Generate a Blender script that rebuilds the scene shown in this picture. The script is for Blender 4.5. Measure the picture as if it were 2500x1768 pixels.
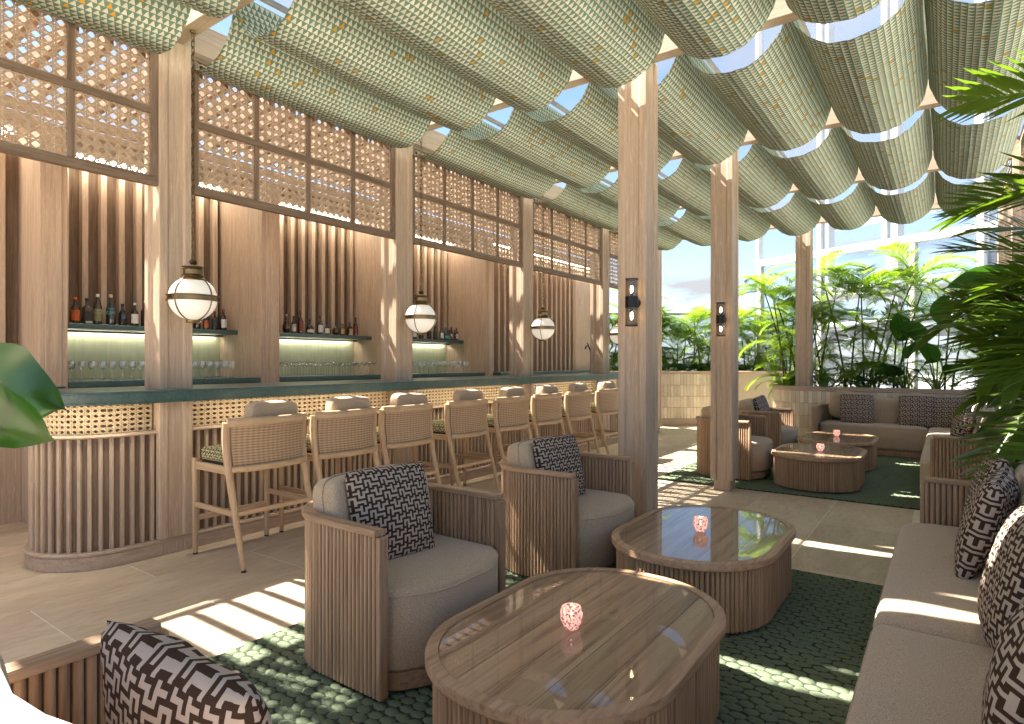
import bpy, bmesh, math, random
from math import sin, cos, pi, radians as R, sqrt, atan2
from mathutils import Vector, Matrix, Euler
random.seed(7)
for _o in list(bpy.data.objects): bpy.data.objects.remove(_o)
sc = bpy.context.scene
col = sc.collection
# ------------------------------------------------------------------ camera
cam = bpy.data.cameras.new('camera'); camo = bpy.data.objects.new('camera', cam); col.objects.link(camo)
camo.location = (0, 0, 1.35); camo.rotation_euler = (R(90), 0, math.atan(1060 / 1480))
cam.sensor_width = 36; cam.lens = 36 * 1480 / 2500; cam.clip_start = .05; cam.clip_end = 3000
sc.camera = camo
# ------------------------------------------------------------------ world, sun, exposure
SUN_T = Vector((1, .27, -1.3)).normalized()          # travel direction of the sunlight
w = bpy.data.worlds.new('World'); sc.world = w; w.use_nodes = True
nt = w.node_tree; N = nt.nodes; L = nt.links
bg = N['Background']; bg.inputs['Strength'].default_value = .05
sky = N.new('ShaderNodeTexSky'); sky.sky_type = 'NISHITA'; sky.sun_disc = False
sky.sun_elevation = math.asin(-SUN_T.z); sky.sun_rotation = atan2(-SUN_T.x, -SUN_T.y)
sky.air_density = .85; sky.dust_density = .15; sky.ozone_density = 1.2
tc = N.new('ShaderNodeTexCoord'); sp = N.new('ShaderNodeSeparateXYZ'); L.new(tc.outputs['Generated'], sp.inputs[0])
def wm(op, a, b=None):
    n = N.new('ShaderNodeMath'); n.operation = op
    for i, v in enumerate((a, b)):
        if v is None: continue
        if isinstance(v, (int, float)): n.inputs[i].default_value = v
        else: L.new(v, n.inputs[i])
    return n.outputs[0]
zz = wm('ADD', wm('MAXIMUM', sp.outputs[2], 0), .16)
cb = N.new('ShaderNodeCombineXYZ'); L.new(wm('ADD', wm('DIVIDE', sp.outputs[0], zz), 7.3), cb.inputs[0]); L.new(wm('DIVIDE', sp.outputs[1], zz), cb.inputs[1])
cn = N.new('ShaderNodeTexNoise'); cn.inputs['Scale'].default_value = 1.9; cn.inputs['Detail'].default_value = 9; cn.inputs['Roughness'].default_value = .56
L.new(cb.outputs[0], cn.inputs['Vector'])
cr = N.new('ShaderNodeValToRGB'); cr.color_ramp.elements[0].position = .44; cr.color_ramp.elements[1].position = .66
L.new(cn.outputs['Fac'], cr.inputs[0])
mx = N.new('ShaderNodeMix'); mx.data_type = 'RGBA'; L.new(wm('MAXIMUM', cr.outputs[0], wm('MULTIPLY', wm('SUBTRACT', 1, wm('MULTIPLY', wm('MAXIMUM', sp.outputs[2], 0), 5.5)), .8)), mx.inputs[0]); mx.clamp_factor = True
cloud_col = mx.inputs[7]; cloud_col.default_value = (2.35, 2.4, 2.55, 1)
L.new(sky.outputs[0], mx.inputs[6]); L.new(mx.outputs[2], bg.inputs['Color'])
sl = bpy.data.lights.new('sun', 'SUN'); sl.energy = 5.0; sl.angle = R(.55); sl.color = (1, .915, .79)
so = bpy.data.objects.new('sun', sl); col.objects.link(so); so.rotation_euler = SUN_T.to_track_quat('-Z', 'Y').to_euler(); so.location = (-8, -3, 12)
sc.view_settings.view_transform = 'Standard'; sc.view_settings.look = 'None'
sc.view_settings.exposure = 2.68; sc.view_settings.gamma = 1; sc.view_settings.use_curve_mapping = False
sc.render.engine = 'CYCLES'
try:
    sc.cycles.use_denoising = True; sc.cycles.max_bounces = 10; sc.cycles.diffuse_bounces = 5; sc.cycles.transparent_max_bounces = 24
    sc.cycles.caustics_reflective = False; sc.cycles.caustics_refractive = False; sc.cycles.sample_clamp_indirect = 6
except Exception: pass

# ------------------------------------------------------------------ helpers: objects
def link(name, data, parent=None, loc=(0, 0, 0), rot=(0, 0, 0)):
    o = bpy.data.objects.new(name, data); col.objects.link(o)
    o.location = loc; o.rotation_euler = rot
    if parent is not None: o.parent = parent
    return o
def thing(name, label, cat, loc=(0, 0, 0), rz=0., group=None, rot=None):
    o = link(name, None, None, loc, rot or (0, 0, rz)); o.empty_display_size = .1
    return tag(o, label, cat, group)
def tag(o, label=None, cat=None, group=None, kind=None):
    if label: o['label'] = label
    if cat: o['category'] = cat
    if group: o['group'] = group
    if kind: o['kind'] = kind
    return o
def copy_tree(o, parent=None):
    c = o.copy(); col.objects.link(c); c.parent = parent
    for ch in KIDS.get(o.name, []): copy_tree(ch, c)
    return c
KIDS = {}
def kids_index():
    KIDS.clear()
    for o in bpy.data.objects:
        if o.parent: KIDS.setdefault(o.parent.name, []).append(o)
class MB:
    def __init__(s): s.v = []; s.f = []; s.uv = []; s.hasuv = False
    def quad(s, pts, uv=None):
        n = len(s.v); s.v += [tuple(p) for p in pts]; s.f.append(tuple(range(n, n + len(pts))))
        s.uv.append(uv or [(0, 0)] * len(pts)); s.hasuv |= uv is not None
    def box(s, x0, x1, y0, y1, z0, z1):
        n = len(s.v)
        s.v += [(x0,y0,z0),(x1,y0,z0),(x1,y1,z0),(x0,y1,z0),(x0,y0,z1),(x1,y0,z1),(x1,y1,z1),(x0,y1,z1)]
        for f in ((0,3,2,1),(4,5,6,7),(0,1,5,4),(1,2,6,5),(2,3,7,6),(3,0,4,7)):
            s.f.append(tuple(n + i for i in f)); s.uv.append([(0, 0)] * 4)
        return s
    def loops(s, rings, closed=True, cap0=False, cap1=False, uvs=None):
        """rings: list of equal-length point lists; joins neighbours with quads"""
        base = []
        for r in rings: base.append(len(s.v)); s.v += [tuple(p) for p in r]
        m = len(rings[0])
        for i in range(len(rings) - 1):
            for j in range(m if closed else m - 1):
                k = (j + 1) % m
                s.f.append((base[i] + j, base[i] + k, base[i+1] + k, base[i+1] + j))
                if uvs: s.uv.append([uvs[i][j], uvs[i][k], uvs[i+1][k], uvs[i+1][j]]); s.hasuv = True
                else: s.uv.append([(0, 0)] * 4)
        if cap0: s.f.append(tuple(base[0] + j for j in reversed(range(m)))); s.uv.append([(0, 0)] * m)
        if cap1: s.f.append(tuple(base[-1] + j for j in range(m))); s.uv.append([(0, 0)] * m)
        return s
    def prism(s, poly, z0, z1):
        return s.loops([[(x, y, z0) for x, y in poly], [(x, y, z1) for x, y in poly]], True, True, True)
    def tube(s, pts, r, n=8, cap=True):
        pts = [Vector(p) for p in pts]; rings = []
        rr = r if isinstance(r, (list, tuple)) else [r] * len(pts)
        up = None
        for i, p in enumerate(pts):
            d = (pts[min(i + 1, len(pts) - 1)] - pts[max(i - 1, 0)])
            d = d.normalized() if d.length > 1e-9 else Vector((0, 0, 1))
            if up is None: up = Vector((0, 0, 1)) if abs(d.z) < .9 else Vector((1, 0, 0))
            a = d.cross(up)
            if a.length < 1e-4: a = d.cross(Vector((1, .1, 0)))
            a.normalize(); b = a.cross(d).normalized(); up = b
            rings.append([p + a * (cos(2*pi*k/n) * rr[i]) + b * (sin(2*pi*k/n) * rr[i]) for k in range(n)])
        return s.loops(rings, True, cap, cap)
    def lathe(s, prof, n=20, c=(0, 0, 0), cap0=False, cap1=False):
        rings = [[(c[0] + r * cos(2*pi*k/n), c[1] + r * sin(2*pi*k/n), c[2] + z) for k in range(n)] for r, z in prof]
        return s.loops(rings, True, cap0, cap1)
    def mesh(s, name, mat, smooth=False, bevel=0., ang=35):
        me = bpy.data.meshes.new(name); me.from_pydata(s.v, [], s.f)
        if s.hasuv:
            ul = me.uv_layers.new(name='UVMap'); k = 0
            flat = [c for f in s.uv for p in f for c in p]
            ul.data.foreach_set('uv', flat)
        bm = bmesh.new(); bm.from_mesh(me)
        bmesh.ops.recalc_face_normals(bm, faces=bm.faces) if not s.hasuv else None
        if bevel:
            ed = [e for e in bm.edges if len(e.link_faces) == 2 and e.calc_face_angle(0) > R(40)]
            bmesh.ops.bevel(bm, geom=ed, offset=bevel, segments=1, affect='EDGES', clamp_overlap=True)
        bm.to_mesh(me); bm.free()
        if smooth:
            me.polygons.foreach_set('use_smooth', [True] * len(me.polygons))
            try: me.set_sharp_from_angle(angle=R(ang))
            except Exception: pass
        if mat: me.materials.append(mat)
        return me
    def build(s, name, mat, parent=None, loc=(0, 0, 0), rot=(0, 0, 0), smooth=False, bevel=0., ang=35):
        return link(name, s.mesh(name, mat, smooth, bevel, ang), parent, loc, rot)
def boxme(name, mat, dx, dy, dz, bevel=.003, base=False):
    m = MB(); m.box(-dx/2, dx/2, -dy/2, dy/2, 0 if base else -dz/2, dz if base else dz/2); return m.mesh(name, mat, False, bevel)
def bx(name, mat, parent, x0, x1, y0, y1, z0, z1, bevel=.003, origin=None):
    """box part whose origin is its own centre (so grain and random tint differ piece by piece)"""
    c = ((x0+x1)/2, (y0+y1)/2, (z0+z1)/2); m = MB(); m.box(x0-c[0], x1-c[0], y0-c[1], y1-c[1], z0-c[2], z1-c[2])
    return m.build(name, mat, parent, c, bevel=bevel)
# paths -----------------------------------------------------------------
def rr_path(hx, hy, r, n=10):
    """closed rounded rectangle, counter-clockwise"""
    P = []
    for cx, cy, a0 in ((hx-r, hy-r, 0), (-hx+r, hy-r, 90), (-hx+r, -hy+r, 180), (hx-r, -hy+r, 270)):
        for i in range(n + 1):
            a = R(a0 + 90 * i / n); P.append((cx + r * cos(a), cy + r * sin(a)))
    out = [P[0]]
    for p in P[1:]:
        if (p[0]-out[-1][0])**2 + (p[1]-out[-1][1])**2 > 1e-8: out.append(p)
    if (out[0][0]-out[-1][0])**2 + (out[0][1]-out[-1][1])**2 < 1e-8: out.pop()
    return out
def round_poly(pts, r, n=8, closed=False):
    """open (or closed) polyline with rounded corners"""
    out = []; m = len(pts)
    rad = r if isinstance(r, (list, tuple)) else [r] * m
    for i in range(m):
        if not closed and i in (0, m - 1): out.append(tuple(pts[i])); continue
        p = Vector(pts[i]); a = (Vector(pts[i-1]) - p).normalized(); b = (Vector(pts[(i+1) % m]) - p).normalized()
        th = a.angle(b); t = rad[i] / math.tan(th / 2); bis = (a + b).normalized(); c = p + bis * (rad[i] / sin(th / 2))
        s0 = (p + a * t) - c; s1 = (p + b * t) - c
        a0 = atan2(s0.y, s0.x); a1 = atan2(s1.y, s1.x); d = (a1 - a0 + pi) % (2*pi) - pi
        for k in range(n + 1):
            q = a0 + d * k / n; out.append((c.x + rad[i] * cos(q), c.y + rad[i] * sin(q)))
    return out
def sample(path, step, closed=False, start=0., end=None):
    """(x, y, tangent angle) at even spacing along a polyline"""
    P = list(path) + ([path[0]] if closed else [])
    S = [0]
    for i in range(1, len(P)): S.append(S[-1] + math.hypot(P[i][0]-P[i-1][0], P[i][1]-P[i-1][1]))
    tot = S[-1]; e = tot if end is None else end
    n = max(1, round((e - start) / step)); st = (e - start) / n; res = []
    j = 0
    for k in range(n if closed else n + 1):
        s = start + k * st; res.append(at_s(P, S, s))
    return res
def at_s(P, S, s):
    import bisect
    j = min(max(bisect.bisect_right(S, s) - 1, 0), len(P) - 2)
    t = (s - S[j]) / max(S[j+1] - S[j], 1e-9)
    x = P[j][0] + (P[j+1][0]-P[j][0]) * t; y = P[j][1] + (P[j+1][1]-P[j][1]) * t
    return x, y, atan2(P[j+1][1]-P[j][1], P[j+1][0]-P[j][0])
def offset(path, d, closed):
    """shift to the right of travel by d"""
    n = len(path); out = []
    for i, (x, y) in enumerate(path):
        a = path[i-1] if (i > 0 or closed) else path[i]; b = path[(i+1) % n] if (i < n-1 or closed) else path[i]
        tx, ty = b[0]-a[0], b[1]-a[1]; l = math.hypot(tx, ty) or 1
        out.append((x + ty / l * d, y - tx / l * d))
    return out
def sweep(m, path, prof, closed):
    """prof: (offset to the right, z) loop swept along a path"""
    cols = [offset(path, d, closed) for d, z in prof]
    rings = [[(cols[k][i][0], cols[k][i][1], prof[k][1]) for k in range(len(prof))] for i in range(len(path))]
    if closed: rings.append(rings[0])
    m.loops(rings, True, not closed, not closed); return m
def rprof(d0, d1, z0, z1, b):
    return [(d0+b, z0), (d1-b, z0), (d1, z0+b), (d1, z1-b), (d1-b, z1), (d0+b, z1), (d0, z1-b), (d0, z0+b)]
def cushion(outline, z0, z1, r=.05):
    """soft block on an outline: rounded upper and lower edges, slightly crowned top"""
    m = MB(); n = len(outline); cx = sum(p[0] for p in outline)/n; cy = sum(p[1] for p in outline)/n
    xs = [p[0] for p in outline]; ys = [p[1] for p in outline]; hx, hy = (max(xs)-min(xs))/2, (max(ys)-min(ys))/2; bx_, by_ = (max(xs)+min(xs))/2, (max(ys)+min(ys))/2
    cx, cy = bx_, by_
    prof = [(r*.8, z0), (r*.25, z0+r*.2), (0, z0+r*.7), (0, z1-r), (r*.12, z1-r*.5), (r*.42, z1-r*.16), (r*.9, z1-r*.03), (r*1.8, z1+.004), (r*3, z1+.008)]
    rings = []
    for d, z in prof:
        fx, fy = (hx - d) / hx, (hy - d) / hy
        rings.append([(bx_ + (x - bx_) * fx, by_ + (y - by_) * fy, z + (.004 * sin(6*x + 2) * sin(5*y + 1) if z > z1 - r else 0)) for x, y in outline])
    m.loops(rings, True, True, False)
    k = len(m.v) - n; m.v.append((cx, cy, z1 + .012)); c = len(m.v) - 1
    for j in range(n): m.f.append((k + j, k + (j+1) % n, c)); m.uv.append([(0, 0)] * 3)
    return m
def ccw(p):
    a = sum(p[i-1][0]*p[i][1]-p[i][0]*p[i-1][1] for i in range(len(p)))
    return p if a > 0 else p[::-1]
def superell(a, b, c, e1=.35, e2=.35, nu=28, nv=16, bend=0., bulge=0.):
    m = MB(); rings = []
    pw = lambda v, e: math.copysign(abs(v) ** e, v)
    for i in range(nv + 1):
        ph = -pi/2 + pi * i / nv; r = []
        for j in range(nu):
            th = 2*pi*j/nu
            x = a*pw(cos(ph), e1)*pw(cos(th), e2); y = b*pw(cos(ph), e1)*pw(sin(th), e2); z = c*pw(sin(ph), e1)
            wv = 1 + .012 * sin(7*x + 9*y + 4*z + a*40) + .010 * sin(13*y - 11*z + b*30); r.append((x*wv + bend * y * y, y, z*wv))
        rings.append(r)
    return m.loops(rings, True)
def seam(m, a, b, c, e1, bend=0.):
    pw = lambda v, e: math.copysign(abs(v) ** e, v)
    P = [(bend * (b*pw(cos(t), e1))**2, b*1.004*pw(cos(t), e1), c*1.004*pw(sin(t), e1)) for t in [2*pi*i/64 for i in range(65)]]
    m.tube(P, .0045, 6, False); return m
def pillow_mesh(name, mat, s, T, seed=0, n=22, tile=1.):
    rnd = random.Random(seed); ph = [rnd.uniform(0, 6) for _ in range(6)]
    m = MB()
    def P(u, v, sg):
        q = 1 - .055*u*u*v*v*u*u*v*v; x = s*u*(1 - .05*(1-v*v)*u*u)*q; z = s*v*(1 - .05*(1-u*u)*v*v)*q
        h = T * max(0, (1-u*u)*(1-v*v)) ** .42
        h += sg * .006 * sin(5*u+ph[0]) * sin(4*v+ph[1]) * (1-u*u) + .004*sin(9*u*v+ph[2])*(1-u**4)
        return (sg*h if abs(u) < 1 and abs(v) < 1 else 0, x, z + .02*u*u*(ph[3]-3)/6)
    for sg in (1, -1):
        g = [[P(-1+2*i/n, -1+2*j/n, sg) for i in range(n+1)] for j in range(n+1)]
        uv = [[((-1+2*i/n)*tile, (-1+2*j/n)*tile) for i in range(n+1)] for j in range(n+1)]
        if sg < 0: g = [r[::-1] for r in g]; uv = [r[::-1] for r in uv]
        m.loops(g, False, uvs=uv)
    me = m.mesh(name, mat, True, ang=180)
    bm = bmesh.new(); bm.from_mesh(me); bmesh.ops.remove_doubles(bm, verts=bm.verts, dist=1e-5); bm.to_mesh(me); bm.free()
    me.polygons.foreach_set('use_smooth', [True] * len(me.polygons))
    return me

# ------------------------------------------------------------------ materials
class NT:
    def __init__(s, name):
        s.m = bpy.data.materials.new(name); s.m.use_nodes = True; s.t = s.m.node_tree; s.n = s.t.nodes; s.l = s.t.links
        s.b = s.n['Principled BSDF']; s.out = s.n['Material Output']
    def new(s, t, **k):
        n = s.n.new(t)
        for a, v in k.items(): setattr(n, a, v)
        return n
    def set(s, sock, v):
        if isinstance(v, (int, float)): sock.default_value = v
        elif isinstance(v, (tuple, list)):
            sock.default_value = tuple(v) + (1,) if sock.type == 'RGBA' and len(v) == 3 else tuple(v)
        else: s.l.new(v, sock)
    def math(s, op, a, b=None, c=None):
        n = s.new('ShaderNodeMath', operation=op)
        for i, v in enumerate((a, b, c)):
            if v is not None: s.set(n.inputs[i], v)
        return n.outputs[0]
    def mix(s, f, a, b, mode='MIX'):
        n = s.new('ShaderNodeMix', data_type='RGBA', blend_type=mode); s.set(n.inputs[0], f); s.set(n.inputs[6], a); s.set(n.inputs[7], b); return n.outputs[2]
    def coord(s, kind='Object', scale=(1, 1, 1), rnd=0.):
        t = s.new('ShaderNodeTexCoord').outputs[kind]
        mp = s.new('ShaderNodeMapping'); s.l.new(t, mp.inputs[0]); mp.inputs['Scale'].default_value = scale
        if rnd:
            oi = s.new('ShaderNodeObjectInfo'); cb = s.new('ShaderNodeCombineXYZ')
            for i, k in enumerate((rnd, rnd * 1.7, rnd * .6)): s.l.new(s.math('MULTIPLY', oi.outputs['Random'], k), cb.inputs[i])
            s.l.new(cb.outputs[0], mp.inputs['Location'])
        return mp.outputs[0]
    def noise(s, v, scale=5, detail=4, rough=.55, dist=0.):
        n = s.new('ShaderNodeTexNoise'); n.inputs['Scale'].default_value = scale; n.inputs['Detail'].default_value = detail
        n.inputs['Roughness'].default_value = rough; n.inputs['Distortion'].default_value = dist; s.l.new(v, n.inputs['Vector']); return n.outputs['Fac']
    def ramp(s, f, stops, interp='LINEAR'):
        n = s.new('ShaderNodeValToRGB'); e = n.color_ramp.elements; n.color_ramp.interpolation = interp
        while len(e) < len(stops): e.new(.5)
        for i, (p, c) in enumerate(stops):
            e[i].position = p; e[i].color = (c, c, c, 1) if isinstance(c, (int, float)) else tuple(c) + (1,)
        s.l.new(f, n.inputs[0]); return n.outputs[0]
    def bump(s, h, strength=.3, dist=.01):
        n = s.new('ShaderNodeBump'); n.inputs['Strength'].default_value = strength; n.inputs['Distance'].default_value = dist
        s.l.new(h, n.inputs['Height']); s.l.new(n.outputs[0], s.b.inputs['Normal']); return n.outputs[0]
    def rnd(s): return s.new('ShaderNodeObjectInfo').outputs['Random']
    def p(s, **k):
        for a, v in k.items(): s.set(s.b.inputs[a.replace('_', ' ')], v)
        return s
def wood(name, dark, mid, light, axis='Z', rough=.55, grain=1., tint=.16, fleck=.0, spec=.35):
    s = NT(name); st = {'X': (2.2, 48, 48), 'Y': (48, 2.2, 48), 'Z': (48, 48, 2.2)}[axis]
    v = s.coord('Object', tuple(k * grain for k in st), rnd=13)
    n1 = s.noise(v, 1., 5, .62, .6); n2 = s.noise(v, 4.5, 3, .6)
    c = s.ramp(n1, [(.30, dark), (.5, mid), (.72, light)])
    c = s.mix(s.math('MULTIPLY', n2, .35), c, dark)
    if fleck:
        n3 = s.noise(s.coord('Object', tuple(k * grain * 2.6 for k in st), rnd=9), 1.6, 2, .5)
        c = s.mix(s.math('MULTIPLY', s.ramp(n3, [(.60, 0), (.70, 1)]), fleck), c, tuple(min(1, x * 1.5 + .1) for x in light))
    hs = s.new('ShaderNodeHueSaturation'); s.l.new(c, hs.inputs['Color'])
    s.l.new(s.math('ADD', 1 - tint / 2, s.math('MULTIPLY', s.rnd(), tint)), hs.inputs['Value'])
    s.p(Base_Color=hs.outputs[0], Roughness=rough); s.b.inputs['Specular IOR Level'].default_value = spec
    s.bump(s.math('ADD', n1, s.math('MULTIPLY', n2, .6)), .18, .004); return s.m
OAK = ((.355, .26, .186), (.46, .347, .257), (.535, .418, .318))
M = {}
for ax in 'XYZ':
    M['oak' + ax] = wood('limed_oak_' + ax, *OAK, axis=ax, fleck=.3, tint=.10)
    M['teak' + ax] = wood('teak_' + ax, (.235, .140, .082), (.42, .275, .172), (.52, .365, .24), axis=ax, tint=.2)
    M['stool' + ax] = wood('pale_teak_' + ax, (.40, .26, .15), (.53, .365, .225), (.61, .44, .29), axis=ax, tint=.1)
    M['dark' + ax] = wood('smoked_oak_' + ax, (.12, .08, .054), (.19, .132, .092), (.27, .20, .145), axis=ax, fleck=.25, tint=.12)
    M['deep' + ax] = wood('walnut_' + ax, (.105, .066, .042), (.18, .118, .078), (.26, .18, .127), axis=ax, fleck=.2, tint=.12)
M['top'] = wood('tabletop_wood', (.15, .083, .047), (.43, .28, .175), (.52, .365, .24), axis='Y', rough=.35, grain=.55, tint=.24)
def simple(name, colr, rough=.5, metal=0., noise=0., nscale=20, spec=.5, bump=0.):
    s = NT(name); c = colr
    if noise:
        n = s.noise(s.coord('Object', rnd=5), nscale, 4); c = s.ramp(n, [(.3, tuple(x * (1 - noise) for x in colr)), (.7, tuple(min(1, x * (1 + noise)) for x in colr))])
        if bump: s.bump(n, bump, .004)
    s.p(Base_Color=c, Roughness=rough, Metallic=metal); s.b.inputs['Specular IOR Level'].default_value = spec; return s.m
M['brass'] = simple('aged_brass', (.20, .135, .07), .34, 1., .3, 12)
M['black'] = simple('black_metal', (.012, .012, .012), .35, .6)
M['foot'] = simple('black_rubber', (.015, .015, .015), .6)
M['greymetal'] = simple('grey_rail_metal', (.28, .25, .22), .45, .5, .15, 10)
M['white_steel'] = simple('white_painted_steel', (.56, .56, .555), .55, 0, .06, 7, bump=.1)
M['tower'] = simple('grey_tower_paint', (.33, .345, .38), .6, 0, .08, 4)
M['white_duct'] = simple('white_duct_paint', (.5, .5, .51), .35, 0, .05, 3)
M['plaster'] = simple('pale_plaster', (.62, .58, .52), .8, 0, .08, 6)
M['grout'] = simple('floor_grout', (.78, .72, .62), .85, 0, .1, 30)
M['ground'] = simple('pale_terrace_ground', (.60, .57, .52), .85, 0, .10, .6)
M['soil'] = simple('bark_mulch', (.16, .105, .065), .95, 0, .5, 30, bump=.8)
M['tilebed'] = simple('tile_mortar', (.42, .36, .28), .9)
M['label_paper'] = simple('cream_label', (.55, .50, .40), .6, 0, .1, 60)
def emit(name, colr, k, base=(.8, .8, .8)):
    s = NT(name); s.p(Base_Color=base, Roughness=.4); s.b.inputs['Emission Color'].default_value = colr + (1,); s.b.inputs['Emission Strength'].default_value = k; return s.m
M['opal'] = emit('opal_glass', (1, .88, .72), .06, (.74, .72, .68)); M['opal'].node_tree.nodes['Principled BSDF'].inputs['Roughness'].default_value = .12
M['filament'] = emit('filament', (1, .76, .44), 14.)
M['flame'] = emit('candle_flame', (1, .66, .34), 8.)
M['led'] = emit('warm_led_strip', (1, .91, .74), 13.); M['led_shelf'] = emit('shelf_led_strip', (1, .90, .74), 6.); M['led_bar'] = emit('counter_led_strip', (1, .86, .64), 7.)
# floor stone
s = NT('beige_stone_tile'); v = s.coord('Object', (1, .35, 1), rnd=23); n1 = s.noise(v, 5, 6, .6, .5); n2 = s.noise(s.coord('Object', (1, .22, 1), rnd=7), 38, 5, .72)
c = s.ramp(n1, [(.3, (.47, .37, .265)), (.55, (.56, .455, .335)), (.75, (.62, .52, .395))])
c = s.mix(s.math('MULTIPLY', s.ramp(n2, [(.5, 0), (.68, 1)]), .42), c, (.33, .245, .16)); c = s.mix(s.math('MULTIPLY', s.ramp(n2, [(.28, 1), (.4, 0)]), .3), c, (.62, .52, .39))
hs = s.new('ShaderNodeHueSaturation'); s.l.new(c, hs.inputs['Color']); s.l.new(s.math('ADD', .89, s.math('MULTIPLY', s.rnd(), .20)), hs.inputs['Value'])
s.p(Base_Color=hs.outputs[0], Roughness=s.math('ADD', .46, s.math('MULTIPLY', n2, .25))); s.bump(n2, .12, .003); M['stone'] = s.m
# teal terrazzo counter
s = NT('teal_stone'); v = s.coord('Object'); n1 = s.noise(v, 55, 5, .7); n2 = s.noise(v, 9, 4)
vo = s.new('ShaderNodeTexVoronoi'); vo.inputs['Scale'].default_value = 70; s.l.new(v, vo.inputs['Vector'])
c = s.ramp(n2, [(.3, (.040, .085, .080)), (.7, (.062, .118, .108))]); c = s.mix(s.math('MULTIPLY', s.ramp(n1, [(.52, 0), (.62, 1)]), .55), c, (.13, .17, .13))
c = s.mix(s.ramp(vo.outputs['Distance'], [(.10, 1), (.16, 0)]), c, (.012, .02, .02))
s.p(Base_Color=c, Roughness=.32); M['teal'] = s.m
# green splashback (glazed strips)
s = NT('sage_splashback'); v = s.coord('Object', (1, 26, 2.2)); n1 = s.noise(v, 1, 5, .6, .3); n2 = s.noise(s.coord('Object'), 7, 4)
c = s.ramp(s.math('ADD', s.math('MULTIPLY', n1, .6), s.math('MULTIPLY', n2, .4)), [(.32, (.37, .40, .255)), (.62, (.49, .515, .35))])
s.p(Base_Color=c, Roughness=.35); M['sage'] = s.m
# cane / rattan
s = NT('woven_cane'); v = s.coord('Object', rnd=3); n1 = s.noise(v, 40, 3); s.p(Base_Color=s.ramp(n1, [(.3, (.34, .245, .168)), (.7, (.49, .375, .27))]), Roughness=.5); M['cane'] = s.m
s = NT('pale_cane'); v = s.coord('Object', rnd=3); n1 = s.noise(v, 40, 3); s.p(Base_Color=s.ramp(n1, [(.3, (.50, .37, .22)), (.7, (.68, .54, .36))]), Roughness=.5); M['palecane'] = s.m
s = NT('rattan_weave'); v = s.coord('UV'); w1 = s.new('ShaderNodeTexWave', wave_type='BANDS', bands_direction='Y'); w1.inputs['Scale'].default_value = 17; w1.inputs['Distortion'].default_value = .6; s.l.new(v, w1.inputs[0])
w2 = s.new('ShaderNodeTexWave', wave_type='BANDS', bands_direction='X'); w2.inputs['Scale'].default_value = 9; s.l.new(v, w2.inputs[0])
n1 = s.noise(s.coord('UV', (3, 30, 1)), 2, 4)
h = s.math('ADD', s.math('MULTIPLY', w1.outputs['Fac'], .7), s.math('MULTIPLY', w2.outputs['Fac'], .3))
c = s.ramp(h, [(.1, (.25, .155, .088)), (.5, (.42, .28, .17)), (.9, (.52, .37, .235))]); c = s.mix(s.math('MULTIPLY', n1, .3), c, (.25, .14, .07))
s.p(Base_Color=c, Roughness=.55); s.bump(h, .6, .004); M['rattan'] = s.m
# upholstery
s = NT('taupe_weave'); v = s.coord('Object', rnd=2); ck = s.new('ShaderNodeTexChecker'); ck.inputs['Scale'].default_value = 190; s.l.new(v, ck.inputs['Vector'])
n1 = s.noise(v, 160, 3); n2 = s.noise(v, 5, 3)
ck.inputs[1].default_value = (.52, .42, .315, 1); ck.inputs[2].default_value = (.36, .275, .20, 1)
n3 = s.noise(v, 300, 2, .7); c = s.mix(.25, s.ramp(n3, [(.36, (.275, .195, .128)), (.62, (.64, .50, .355))]), ck.outputs[0]); c = s.mix(s.math('MULTIPLY', n2, .18), c, (.2, .16, .12))
s.p(Base_Color=c, Roughness=.9); s.b.inputs['Specular IOR Level'].default_value = .15
try: s.b.inputs['Sheen Weight'].default_value = .25
except Exception: pass
s.bump(n3, .35, .002); M['taupe'] = s.m
# key pattern from a small bit table: rows of 8 cells, read with maths
ROWS = ['BBBWBBBW', 'BWBBBWBB', 'WWBWWWBW', 'BBBBBWBW', 'BWWWBWWW', 'BWBWBBBB', 'BWBWWWWW']
def key_mat(name, ca, cbeige, cells, bump=.3):
    s = NT(name); tcn = s.new('ShaderNodeTexCoord').outputs['UV']; sp = s.new('ShaderNodeSeparateXYZ'); s.l.new(tcn, sp.inputs[0])
    u = s.math('MULTIPLY', sp.outputs[0], cells); v = s.math('MULTIPLY', sp.outputs[1], -cells)
    row = s.math('FLOOR', s.math('FLOORED_MODULO', v, 7)); shift = s.math('FLOOR', s.math('DIVIDE', v, 7))
    colm = s.math('FLOOR', s.math('FLOORED_MODULO', u, 8))
    stops = []
    for i, r in enumerate(ROWS):
        code = sum((1 if ch == 'W' else 0) << k for k, ch in enumerate(r)); stops.append((i / 7, code / 256))
    code = s.ramp(s.math('DIVIDE', s.math('ADD', row, .5), 7), stops, 'CONSTANT')
    code = s.math('ROUND', s.math('MULTIPLY', code, 256))
    bit = s.math('FLOORED_MODULO', s.math('FLOOR', s.math('DIVIDE', s.math('ADD', code, .01), s.math('POWER', 2, colm))), 2)
    bit = s.math('GREATER_THAN', bit, .5)
    nz = s.noise(s.coord('UV'), 190, 2); nz2 = s.noise(s.coord('UV'), 60, 2)
    a = s.mix(nz, tuple(x * .8 for x in cbeige), tuple(min(1, x * 1.15) for x in cbeige)); b = s.mix(nz2, tuple(x * .8 for x in ca), tuple(x * 1.25 for x in ca))
    s.p(Base_Color=s.mix(bit, b, a), Roughness=.9); s.b.inputs['Specular IOR Level'].default_value = .12
    s.bump(s.math('ADD', s.math('MULTIPLY', bit, .7), s.math('MULTIPLY', nz, .5)), bump, .003); return s.m
M['key'] = key_mat('brown_key_fabric', (.045, .026, .017), (.42, .35, .295), 22.5)
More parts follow.
